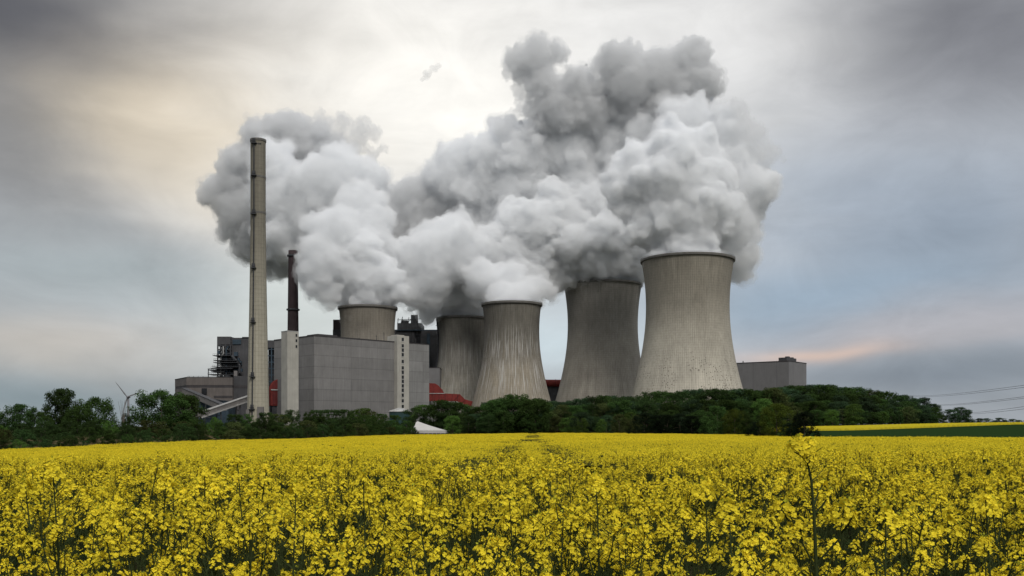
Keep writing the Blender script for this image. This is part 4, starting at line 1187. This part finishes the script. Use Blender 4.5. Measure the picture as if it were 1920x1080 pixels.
for kd, p, top, D, wd, lab in [
        ('round', 962, 739, 330, 1.25, 'broadest tree of the belt, big and rounded, before the streaked tower'),
        ('round', 930, 750, 326, 1.0, 'rounded tree at the left shoulder of the broadest belt tree'),
        ('round', 1002, 747, 322, 1.0, 'rounded tree at the right shoulder of the broadest belt tree'),
        ('tall_bright', 1128, 786, 305, 1.1, 'small bright green tree at the crop edge, below the brown cooling tower'),
        ('tall_bright', 1092, 784, 306, 1.0, 'small fresh green tree left of the small bright one at the crop edge'),
        ('shrub_olive', 1182, 785, 300, .75, 'pale olive bush at the crop edge, left of the black-green bushes'),
        ('tall_olive', 1160, 776, 310, 1.2, 'olive tree behind the pale olive bush at the crop edge')]:
    plant_px(kd, 'tree' if 'shrub' not in kd else 'bush', p, top, D, lab, 'tree' if 'shrub' not in kd else 'bush', None, wd)
for p, top, wd in ((1208, 773, 1.0), (1232, 778, 1.1), (1252, 777, 1.0), (1275, 775, 1.0), (1296, 779, 1.0), (1380, 788, 1.1), (1402, 786, 1.1)):
    plant_px('round_dark', 'bush', p, top, 272, 'almost black rounded bush standing in a row at the far edge of the crop', 'bush', 'black-green bushes at the far crop edge', wd)
for kd, p, top, D, wd, lab in [
        ('shrub_b', 1345, 761, 262, .8, 'mid green round tree right of the row of black-green bushes'),
        ('ball', 1378, 766, 255, .9, 'olive round tree between the black-green bushes and the darkest corner trees'),
        ('shrub_b', 1400, 772, 240, .75, 'green round bush near the corner of the rapeseed field'),
        ('ball', 1457, 756, 172, 1.05, 'largest round green tree at the right corner of the rapeseed field'),
        ('round_dark', 1508, 771, 165, .8, 'black-green rounded tree at the very corner of the rapeseed field'),
        ('fir', 1496, 776, 175, 1.0, 'smaller dark fir behind the black-green corner tree'),
        ('round_dark', 1425, 790, 178, .9, 'almost black low bush left of the largest round green tree'),
        ('round_dark', 1482, 792, 166, .9, 'almost black low bush between the round green tree and the corner tree'),
        ('shrub_olive', 1495, 768, 195, .7, 'grey-olive tree peeping over the corner trees')]:
    nm = 'fir_tree' if kd == 'fir' else ('tree' if ' tree' in lab.split(' at ')[0].split(' right')[0] else 'bush')
    plant_px(kd, nm, p, top, D, lab, 'tree' if nm != 'bush' else 'bush', None, wd)

# --- the wood at the right
TOPW = [(1380, 736), (1450, 730), (1490, 723), (1530, 721), (1570, 724), (1610, 727), (1650, 734), (1690, 740), (1730, 747), (1752, 757), (1772, 772)]
DW = [(1380, 540), (1530, 575), (1650, 640), (1772, 760)]
for k, (f, dj) in enumerate(((1.0, 110), (.80, 70), (.60, 35), (.40, 5))):
    p = 1385 + k * 5
    while p < 1768:
        D = interp(p, DW) + dj + rr.uniform(-8, 8)
        x = X(p, D); bot = HY + (EYE - g1(x, D)) / D * FPX
        top = bot + (interp(p, TOPW) - bot) * f + rr.uniform(-2.5, 2.5)
        kd = rr.choices(['wood', 'wood_b', 'tall', 'tall_olive'], [4, 3, 3, 1.0])[0]
        row_ = ['crest row', 'third row', 'second row', 'front row'][k]
        plant_px(kd, 'tree', p, top, D, labs('{} tree in the ' + row_ + ' of the wood right of the grey hall')[kd], 'tree', 'trees of the wood at the right', rr.uniform(1.15, 1.6) if k < 2 else rr.uniform(1.3, 1.9))
        p += rr.uniform(13, 20)
for p, top, D in ((1600, 757, 585), (1705, 762, 690), (1655, 772, 640), (1560, 768, 560)):
    plant_px('tall_bright' if p != 1705 else 'tall_olive', 'tree', p, top, D, {1600: 'round fresh green tree at the foot of the wood', 1705: 'pale olive tree at the foot of the wood', 1655: 'low green tree at the foot of the wood, right of the round one', 1560: 'low green tree at the left end of the foot of the wood'}[p], 'tree', None, 1.5)
for p, top, D in ((1782, 767, 820), (1800, 763, 830), (1812, 768, 835), (1790, 775, 800)):
    plant_px('wood', 'tree', p, top, D, 'bluish dark tree in the small clump right of the wood', 'tree', 'clump right of the wood', 1.5)
p = 1815
while p < 1990:
    D = 1500 + rr.uniform(-60, 60)
    plant_px('wood', 'tree', p, 785 + rr.uniform(-2, 3), D, 'distant tree in the thin line on the right-hand horizon', 'tree', 'distant trees on the right horizon', rr.uniform(1.4, 2.0)); p += rr.uniform(9, 15)

# ------------------------------------------------------------------ the rapeseed
def quads(P, N, s, r_, asp=.8):
    """square petals of half-size s at P facing N"""
    n = len(P)
    N = N / np.linalg.norm(N, axis=1)[:, None]
    t = np.cross(N, r_.normal(size=(n, 3))); t /= np.linalg.norm(t, axis=1)[:, None]
    b = np.cross(N, t); s = np.asarray(s)[:, None]
    V = np.stack([P - t * s * .55, P - b * s * asp * .9 + t * s * .1, P + t * s, P + b * s * asp * .9 + t * s * .1], 1).reshape(-1, 3)
    return V
def raceme(r_, top, up, size=1.0, nf=18):
    """flower head: petals (4 per flower) around a dome below the tip, green buds in its middle. returns petal verts, bud verts"""
    up = up / np.linalg.norm(up)
    a = r_.uniform(0, 2 * math.pi, nf); hgt = r_.uniform(-.038, .012, nf) * size
    rad = (.021 + .011 * r_.random(nf)) * size * np.clip((.014 * size - hgt) / (.03 * size), .35, 1.0)
    e1 = np.cross(up, [0.3, .9, .1]); e1 /= np.linalg.norm(e1); e2 = np.cross(up, e1)
    ctr = top + up * hgt[:, None] + (e1 * np.cos(a)[:, None] + e2 * np.sin(a)[:, None]) * rad[:, None]
    nr = (e1 * np.cos(a)[:, None] + e2 * np.sin(a)[:, None]) * .8 + up * .75 + r_.normal(size=(nf, 3)) * .2
    nr /= np.linalg.norm(nr, axis=1)[:, None]
    PV = []
    for k in range(4):
        t = np.cross(nr, [0.13, .2, .97]); t /= np.linalg.norm(t, axis=1)[:, None]; b = np.cross(nr, t)
        q = k * math.pi / 2 + r_.uniform(0, .8)
        dr = t * math.cos(q) + b * math.sin(q)
        sd = np.cross(nr, dr)
        L = (.0066 + .0020 * r_.random(nf))[:, None] * size; W_ = L * .52
        p0 = ctr; p1 = ctr + dr * L + nr * L * .25
        PV.append(np.stack([p0, p0 + dr * L * .7 - sd * W_ + nr * L * .1, p1, p0 + dr * L * .7 + sd * W_ + nr * L * .1], 1).reshape(-1, 3))
    nb = 7
    bp = top + up * (r_.uniform(0.002, .020, nb) * size)[:, None] + r_.normal(size=(nb, 3)) * .006 * size
    BV = quads(bp, r_.normal(size=(nb, 3)) + up, np.full(nb, .0055 * size), r_)
    return np.concatenate(PV), BV
def rape_plant(seed, h=1.0, nb=6, size=1.0, lean=.06, low=.45, nf=18, sides=5, pods=True, reach=1.0, thick=1.0):
    """one plant: dict of part name -> (verts, faces) plus tubes in an MB"""
    r_ = np.random.default_rng(seed)
    stem = MB(); heads = []; leaves = []
    lx, ly = r_.uniform(-lean, lean, 2) * h
    f = lambda t: np.array([lx * t * t, ly * t * t, h * t])
    stem.tube([f(t) for t in (0, .3, .6, .85, 1.0)], [.0062 * thick, .0052 * thick, .004 * thick, .0028 * thick, .0017 * thick], sides)
    tips = [(f(1.0), np.array([lx * .5, ly * .5, h]), 1.12)]
    az_ = r_.uniform(0, 6.28)
    for i in range(nb):
        t0 = low + (reach - .10 - low) * (i + r_.random() * .7) / nb
        az_ += 2.4 + r_.uniform(-.4, .4)
        p = f(t0); L = (reach - t0) * h * r_.uniform(.55, .95) + .04
        dr = np.array([math.cos(az_), math.sin(az_), 0])
        out_ = r_.uniform(.22, .42)
        p1 = p + dr * L * out_ * .7 + np.array([0, 0, L * .5]); p2 = p + dr * L * out_ + np.array([0, 0, L])
        stem.tube([p, p1, p2], [.0030 * thick, .0023 * thick, .0014 * thick], max(3, sides - 1))
        tips.append((p2, p2 - p1, r_.uniform(.75, 1.0)))
        if pods:
            for k in range(r_.integers(8, 15)):
                q = r_.uniform(.45, .93); pp = p1 + (p2 - p1) * q; a2 = r_.uniform(0, 6.28); l2 = r_.uniform(.025, .05)
                stem.tube([pp, pp + np.array([math.cos(a2) * l2, math.sin(a2) * l2, l2 * .75])], [.0012, .0009], 3, cap=False)
    if pods:
        for k in range(26):
            q = r_.uniform(.72, .965); pp = f(q); a2 = r_.uniform(0, 6.28); l2 = r_.uniform(.03, .06)
            stem.tube([pp, pp + np.array([math.cos(a2) * l2, math.sin(a2) * l2, l2 * .7])], [.0013, .0009], 3, cap=False)
    for tp, up, s_ in tips: heads.append(raceme(r_, tp, up, s_ * size, nf))
    lf = MB()
    for k in range(7):
        t0 = r_.uniform(.12, .72); a2 = r_.uniform(0, 6.28); p = f(t0); L = r_.uniform(.07, .16) * (1.25 - t0)
        dr = np.array([math.cos(a2), math.sin(a2), 0]); sd = np.array([-dr[1], dr[0], 0]); up = np.array([0, 0, 1.0])
        lf.add([p, p + dr * L * .4 - sd * L * .18 + up * L * .35, p + dr * L + up * L * .25, p + dr * L * .4 + sd * L * .18 + up * L * .35], [(0, 1, 2, 3)])
    return stem, heads, lf
def merged_plant(name, seed, **kw):
    stem, heads, lf = rape_plant(seed, **kw)
    V = np.array(stem.v); 
    tri = [f for f in stem.f]
    # every face as a quad or n-gon through from_pydata: small meshes, built once each
    vs = list(stem.v); fs = list(stem.f); mi = [0] * len(fs)
    for PV, BV in heads:
        b = len(vs); vs += [tuple(q) for q in PV]; fs += [tuple(range(b + 4 * i, b + 4 * i + 4)) for i in range(len(PV) // 4)]; mi += [1] * (len(PV) // 4)
        b = len(vs); vs += [tuple(q) for q in BV]; fs += [tuple(range(b + 4 * i, b + 4 * i + 4)) for i in range(len(BV) // 4)]; mi += [2] * (len(BV) // 4)
    b = len(vs); vs += lf.v; fs += [tuple(i + b for i in f) for f in lf.f]; mi += [3] * len(lf.f)
    me = bpy.data.meshes.new(name); me.from_pydata([tuple(map(float, q)) for q in vs], [], fs)
    for q in ('stem_green', 'petal_yellow', 'bud_green', 'rape_leaf'): me.materials.append(MATS[q])
    me.polygons.foreach_set('material_index', mi); me.update()
    return me
def patch_mesh(name, seed, size, n_head, petal, hz_, n_green):
    """a piece of canopy for the middle and far field: flower heads as knots of petals over green stalks"""
    r_ = np.random.default_rng(seed); vs = []; mi = []
    for k in range(n_head):
        c = np.array([*(r_.uniform(-.5, .5, 2) * size), -abs(r_.normal(0, hz_))])
        n = 9
        P = c + r_.normal(size=(n, 3)) * np.array([.020, .020, .017]) * max(1, petal / .018)
        vs.append(quads(P, r_.normal(size=(n, 3)) + np.array([0, 0, .6]), np.full(n, petal), r_)); mi += [1] * n
        t = 2
        P = c + np.array([0, 0, -.10]) + r_.normal(size=(t, 3)) * .03
        vs.append(quads(P, r_.normal(size=(t, 3)) * np.array([1, 1, .2]), np.full(t, .05), r_, .15)); mi += [0] * t
    P = np.c_[r_.uniform(-.5, .5, (n_green, 2)) * size, -.16 - abs(r_.normal(0, .12, n_green))]
    vs.append(quads(P, r_.normal(size=(n_green, 3)), np.full(n_green, .05 * max(1, size)), r_)); mi += [3] * n_green
    V = np.concatenate(vs)
    return npmesh(name, V, np.arange(len(V)).reshape(-1, 4), ['stem_green', 'petal_yellow', 'bud_green', 'rape_leaf'], np.array(mi))

src = bpy.data.collections.new('rapeseed_kinds')      # sources of the instances, never placed in the scene themselves
def source(i, me):
    o = bpy.data.objects.new('rapeseed_%03d' % i, me); src.objects.link(o)
NA, NB_, NC = 12, 8, 8
for i in range(NA): source(i, merged_plant('rapeseed', 100 + i, h=1.40 - .02 * (i % 3), nb=4 + i % 4, low=.46 + .04 * (i % 4), nf=26 + 2 * (i % 5), size=1.0 + .1 * (i % 3)))
for i in range(NB_): source(NA + i, patch_mesh('rapeseed', 300 + i, .55, 10, .0135, .12, 34))
for i in range(NC): source(NA + NB_ + i, patch_mesh('rapeseed', 400 + i, 1.5, 30, .030, .16, 46))

DF = [(-4000, 40), (-200, 118), (0, 130), (790, 300), (850, 292), (1180, 290), (1400, 226), (1480, 158), (1530, 136), (1920, 134), (2400, 130), (5000, 60)]
pxs = np.array([a for a, b in DF], float); dfs = np.array([b for a, b in DF], float)
def in_field(x, y):
    p = 960 + FPX * x / np.maximum(y, .1)
    return (x > edge_x(y) + .4) & (y < np.interp(p, pxs, dfs))
def scatter(y0, y1, dens, seed, slack=3.0):
    r_ = np.random.default_rng(seed)
    w0 = .62 * y1 + slack
    n = int((y1 - y0) * 2 * w0 * dens)
    x = r_.uniform(-w0, w0, n); y = r_.uniform(y0, y1, n)
    k = (np.abs(x) < .60 * y + slack) & in_field(x, y)
    return x[k], y[k]
def tram(x, y):
    """distance to the nearest wheel track: a pair of tracks running away from the camera"""
    c = 0.022 * y - .1
    return np.minimum(np.abs(x - c - .85), np.abs(x - c + .85))
pts = []; rots = []; scl = []; idx = []
r_ = np.random.default_rng(77)
def add_pts(x, y, zoff, base_z, i0, i1, s0, s1, tilt):
    n = len(x); 
    pts.append(np.c_[x, y, gz(x, y) + base_z + zoff])
    rots.append(np.c_[r_.normal(0, tilt, n), r_.normal(0, tilt, n), r_.uniform(0, 6.28, n)])
    scl.append(r_.uniform(s0, s1, n)); idx.append(r_.integers(i0, i1, n))
# whole plants near the camera
for y0, y1, dens in ((2.05, 3.6, 19), (3.6, 8, 18), (8, 15, 15)):
    x, y = scatter(y0, y1, dens, int(y0 * 100))
    hgt = np.clip(r_.normal(.945, .075, len(x)), .72, 1.08)
    hgt *= 1 - .16 * np.exp(-(tram(x, y) / .3) ** 2) * (y > 7)
    pts.append(np.c_[x, y, gz(x, y) - .02]); n = len(x)
    rots.append(np.c_[r_.normal(0, .05, n), r_.normal(0, .05, n), r_.uniform(0, 6.28, n)]); scl.append(hgt); idx.append(r_.integers(0, NA, n))
CAN = 1.37
def lumps(x, y): 
    return np.array([mnoise.noise((a * .35, b * .35, 1.0)) * .05 + mnoise.noise((a * .06, b * .06, 5.0)) * .10 for a, b in zip(x, y)])
def thin(x, y):
    return np.array([mnoise.noise((a * .11, b * .045, 21.0)) * .6 + mnoise.noise((a * .5, b * .2, 2.0)) * .35 for a, b in zip(x, y)])
x, y = scatter(11, 62, 9.5, 5)
k = (r_.random(len(x)) < np.clip((y - 10) / 5, .3, 1)) & ((tram(x, y) > .5) | (r_.random(len(x)) < .60)) & (thin(x, y) < r_.uniform(.05, .75, len(x))); x, y = x[k], y[k]
add_pts(x, y, lumps(x, y) - .17 * np.exp(-(tram(x, y) / .5) ** 2) + r_.normal(0, .035, len(x)), CAN - .03, NA, NA + NB_, .85, 1.25, .10)
x, y = scatter(58, 305, 1.35, 6, 14)
k = ((tram(x, y) > .7) | (r_.random(len(x)) < .35)) & (thin(x, y) < r_.uniform(.05, .75, len(x))); x, y = x[k], y[k]
add_pts(x, y, lumps(x, y) * 1.3 - .28 * np.exp(-(tram(x, y) / .6) ** 2) + r_.normal(0, .05, len(x)), CAN - .02, NA + NB_, NA + NB_ + NC, .8, 1.25, .06)
P = np.concatenate(pts); RT = np.concatenate(rots); S_ = np.concatenate(scl); I_ = np.concatenate(idx)
# floor of the canopy (what one sees between the heads from afar) in the same object
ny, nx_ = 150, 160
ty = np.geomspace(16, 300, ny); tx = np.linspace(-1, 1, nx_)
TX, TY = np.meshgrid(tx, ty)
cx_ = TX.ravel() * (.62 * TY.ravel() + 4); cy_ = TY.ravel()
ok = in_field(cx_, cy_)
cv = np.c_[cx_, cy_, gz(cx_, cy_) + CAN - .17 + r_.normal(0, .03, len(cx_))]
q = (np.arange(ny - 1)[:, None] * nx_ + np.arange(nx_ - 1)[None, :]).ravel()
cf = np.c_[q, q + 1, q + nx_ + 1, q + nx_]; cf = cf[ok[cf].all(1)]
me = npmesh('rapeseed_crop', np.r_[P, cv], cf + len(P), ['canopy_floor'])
n_all = len(P) + len(cv)
a = me.attributes.new('rot', 'FLOAT_VECTOR', 'POINT'); a.data.foreach_set('vector', np.r_[RT, np.zeros((len(cv), 3))].astype(np.float32).ravel())
a = me.attributes.new('size', 'FLOAT', 'POINT'); a.data.foreach_set('value', np.r_[S_, np.zeros(len(cv))].astype(np.float32))
a = me.attributes.new('kind_index', 'INT', 'POINT'); a.data.foreach_set('value', np.r_[I_, np.zeros(len(cv))].astype(np.int32))
a = me.attributes.new('grows', 'BOOLEAN', 'POINT'); a.data.foreach_set('value', np.r_[np.ones(len(P)), np.zeros(len(cv))].astype(bool))
crop = link_mesh('rapeseed_crop', me, kind='stuff')
crop['label'] = 'yellow flowering rapeseed filling the whole foreground field'
crop['category'] = 'crop'
print('rapeseed instances', len(P))
ng = bpy.data.node_groups.new('grow', 'GeometryNodeTree')
ng.interface.new_socket('Geometry', in_out='INPUT', socket_type='NodeSocketGeometry'); ng.interface.new_socket('Geometry', in_out='OUTPUT', socket_type='NodeSocketGeometry')
N, L = ng.nodes, ng.links
gi = N.new('NodeGroupInput'); go = N.new('NodeGroupOutput')
def attr(nm, ty):
    n = N.new('GeometryNodeInputNamedAttribute'); n.data_type = ty; n.inputs['Name'].default_value = nm; return n.outputs['Attribute']
ci = N.new('GeometryNodeCollectionInfo'); ci.inputs['Collection'].default_value = src; ci.inputs['Separate Children'].default_value = True; ci.inputs['Reset Children'].default_value = True
ip = N.new('GeometryNodeInstanceOnPoints'); ip.inputs['Pick Instance'].default_value = True
e2r = N.new('FunctionNodeEulerToRotation')
L.new(attr('rot', 'FLOAT_VECTOR'), e2r.inputs[0]); L.new(e2r.outputs[0], ip.inputs['Rotation'])
L.new(attr('kind_index', 'INT'), ip.inputs['Instance Index']); L.new(attr('grows', 'BOOLEAN'), ip.inputs['Selection'])
cx3 = N.new('ShaderNodeCombineXYZ'); sz = attr('size', 'FLOAT')
for i in range(3): L.new(sz, cx3.inputs[i])
L.new(cx3.outputs[0], ip.inputs['Scale'])
L.new(gi.outputs[0], ip.inputs['Points']); L.new(ci.outputs[0], ip.inputs['Instance'])
jn = N.new('GeometryNodeJoinGeometry'); L.new(gi.outputs[0], jn.inputs[0]); L.new(ip.outputs[0], jn.inputs[0]); L.new(jn.outputs[0], go.inputs[0])
md = crop.modifiers.new('grow', 'NODES'); md.node_group = ng

# far strip of rapeseed beyond the green field
xs_, ys_ = [], []
fn = far_right(480, 480, 556, 556, 1440, 2400)
nx2, ny2 = 900, 60
sheet('far_rapeseed', fn, nx2, ny2, 1.3, 'canopy_floor', 'stuff', True, .05)
fr_ = bpy.data.objects['far_rapeseed']; fr_.data.materials[0] = MATS['far_yellow']; fr_['label'] = 'thin yellow strip of rapeseed beyond the dark green field'; fr_['category'] = 'crop'

# single tall plants that stand out of the crop
def tall_plant(px, pytop, D, seed, label, nb=5, size=1.1, lean=.05, low=.5, nf=30, reach=.92, thick=.95):
    x = X(px, D); z0 = g1(x, D); h = Z(pytop, D) - z0
    t = thing('rapeseed_plant', label, 'rapeseed plant', (x, D, z0), 0, 'tall rapeseed plants standing out of the crop')
    stem, heads, lf = rape_plant(seed, h=h, nb=nb, size=size, lean=lean, low=low, nf=nf, sides=6, reach=reach, thick=thick)
    tip = stem.v[4 * 6]
    t.location.x -= tip[0]
    for q in range(0): pass
    stem.build('stem', 'stem_green', t)
    for PV, BV in heads:
        V = np.concatenate([PV, BV]); mi = np.r_[np.zeros(len(PV) // 4), np.ones(len(BV) // 4)].astype(int)
        link_mesh('flower_head', npmesh('flower_head', V, np.arange(len(V)).reshape(-1, 4), ['petal_yellow', 'bud_green'], mi), t)
    lf.build('leaves', 'rape_leaf', t)
    return t
def giant(D, stem_px, heads_px, twigs_px, label):
    """the one plant drawn out in detail: stem and side shoots given where they stand, flower heads on their ends"""
    o = Vector((X(stem_px[0][0], D), D, g1(X(stem_px[0][0], D), D)))
    t = thing('rapeseed_plant', label, 'rapeseed plant', o, 0, 'tall rapeseed plants standing out of the crop')
    r2_ = np.random.default_rng(5)
    def q(a, dd=0.0): return at(a[0], a[1], D + dd) - o
    S = [Vector((0, 0, 0)), Vector((0.004, 0, .6))] + [q(a) for a in stem_px]
    m = MB(); m.tube(S, [.0065, .006] + list(np.linspace(.0052, .0018, len(stem_px))), 7)
    for a, b_, c, dd in twigs_px: m.tube([q(a), q(b_, dd * .6), q(c, dd)], [.0028, .0022, .0014], 5)
    for k in range(26):
        f = r2_.uniform(.45, .93); i = int(f * (len(stem_px) - 1)); p = q(stem_px[i]).lerp(q(stem_px[min(i + 1, len(stem_px) - 1)]), r2_.random())
        a2 = r2_.uniform(0, 6.28); l2 = r2_.uniform(.018, .045); m.tube([p, p + Vector((math.cos(a2) * l2, math.sin(a2) * l2, l2 * .7))], [.0012, .0008], 3, cap=False)
    m.build('stem', 'stem_green', t)
    for a, s_, dd, up in heads_px:
        PV, BV = raceme(r2_, np.array(q(a, dd)), np.array(up, float), s_, 24)
        V = np.concatenate([PV, BV]); mi = np.r_[np.zeros(len(PV) // 4), np.ones(len(BV) // 4)].astype(int)
        link_mesh('flower_head', npmesh('flower_head', V, np.arange(len(V)).reshape(-1, 4), ['petal_yellow', 'bud_green'], mi), t)
    return t
giant(2.35, [(1531, 1090), (1529, 1030), (1526, 960), (1521, 900), (1512, 858), (1498, 824)],
    [((1497, 824), 1.0, 0, (-.2, -.3, 1)), ((1519, 830), .9, -.01, (.3, -.4, 1)), ((1486, 838), .85, -.02, (-.6, -.3, .8)), ((1512, 856), .5, -.02, (-.4, -.5, .8)), ((1530, 848), .5, -.01, (.7, -.4, .7)), ((1520, 882), .4, .01, (.2, 0, 1)),
     ((1542, 908), .8, .03, (.4, 0, 1)), ((1556, 925), .6, .02, (.5, 0, .9)), ((1583, 948), 1.25, -.05, (.2, -.1, 1)), ((1600, 962), .8, -.04, (.5, 0, .9)), ((1478, 955), 1.2, -.04, (-.2, -.1, 1)), ((1462, 945), .8, -.02, (-.3, 0, 1)), ((1500, 985), .8, -.05, (.2, -.2, 1))],
    [((1514, 870), (1522, 860), (1530, 853), 0), ((1510, 858), (1498, 852), (1489, 847), -.02), ((1525, 950), (1534, 925), (1542, 909), .03), ((1526, 965), (1544, 945), (1556, 926), .02), ((1528, 1060), (1574, 1010), (1583, 950), -.05), ((1576, 1000), (1590, 985), (1600, 964), -.04), ((1529, 1065), (1500, 1010), (1478, 958), -.04), ((1490, 990), (1474, 970), (1462, 948), -.02), ((1505, 1020), (1502, 1000), (1500, 987), -.05)],
    'tallest rapeseed plant, right of centre, flower head reaching the far field edge')
TP = [(112, 876, 3.1, 'tall rapeseed plant furthest left, with two stacked flower heads'), (272, 879, 3.2, 'second tall rapeseed plant from the left'),
      (380, 882, 3.3, 'third tall rapeseed plant from the left'), (443, 870, 3.2, 'tallest rapeseed plant of the left-hand group'),
      (502, 880, 3.3, 'tall rapeseed plant just right of the tallest one on the left'), (62, 906, 3.0, 'shorter rapeseed plant at the far left edge'),
      (327, 893, 3.4, 'slim rapeseed plant between the second and third tall ones on the left'), (538, 916, 3.0, 'bushy rapeseed plant at the right end of the left-hand group'),
      (678, 898, 3.1, 'tall rapeseed plant left of the middle of the field'), (1120, 900, 3.0, 'tall rapeseed plant right of the middle of the field'),
      (1310, 905, 3.0, 'tall rapeseed plant left of the tallest one'), 
      (1835, 935, 2.7, 'tall rapeseed plant near the right edge'), (1390, 958, 2.3, 'leaning rapeseed plant low to the left of the tallest one'),
      (1680, 965, 2.3, 'bushy rapeseed plant low at the right, two places from the tallest'), (955, 935, 2.7, 'rapeseed plant standing up in the middle foreground'),
      (785, 925, 2.8, 'rapeseed plant with a dense head left of the middle foreground')]
for i, (p, top, D, lab) in enumerate(TP): tall_plant(p, top, D, 920 + i * 3, lab, 6, 1.1, .09, .5)
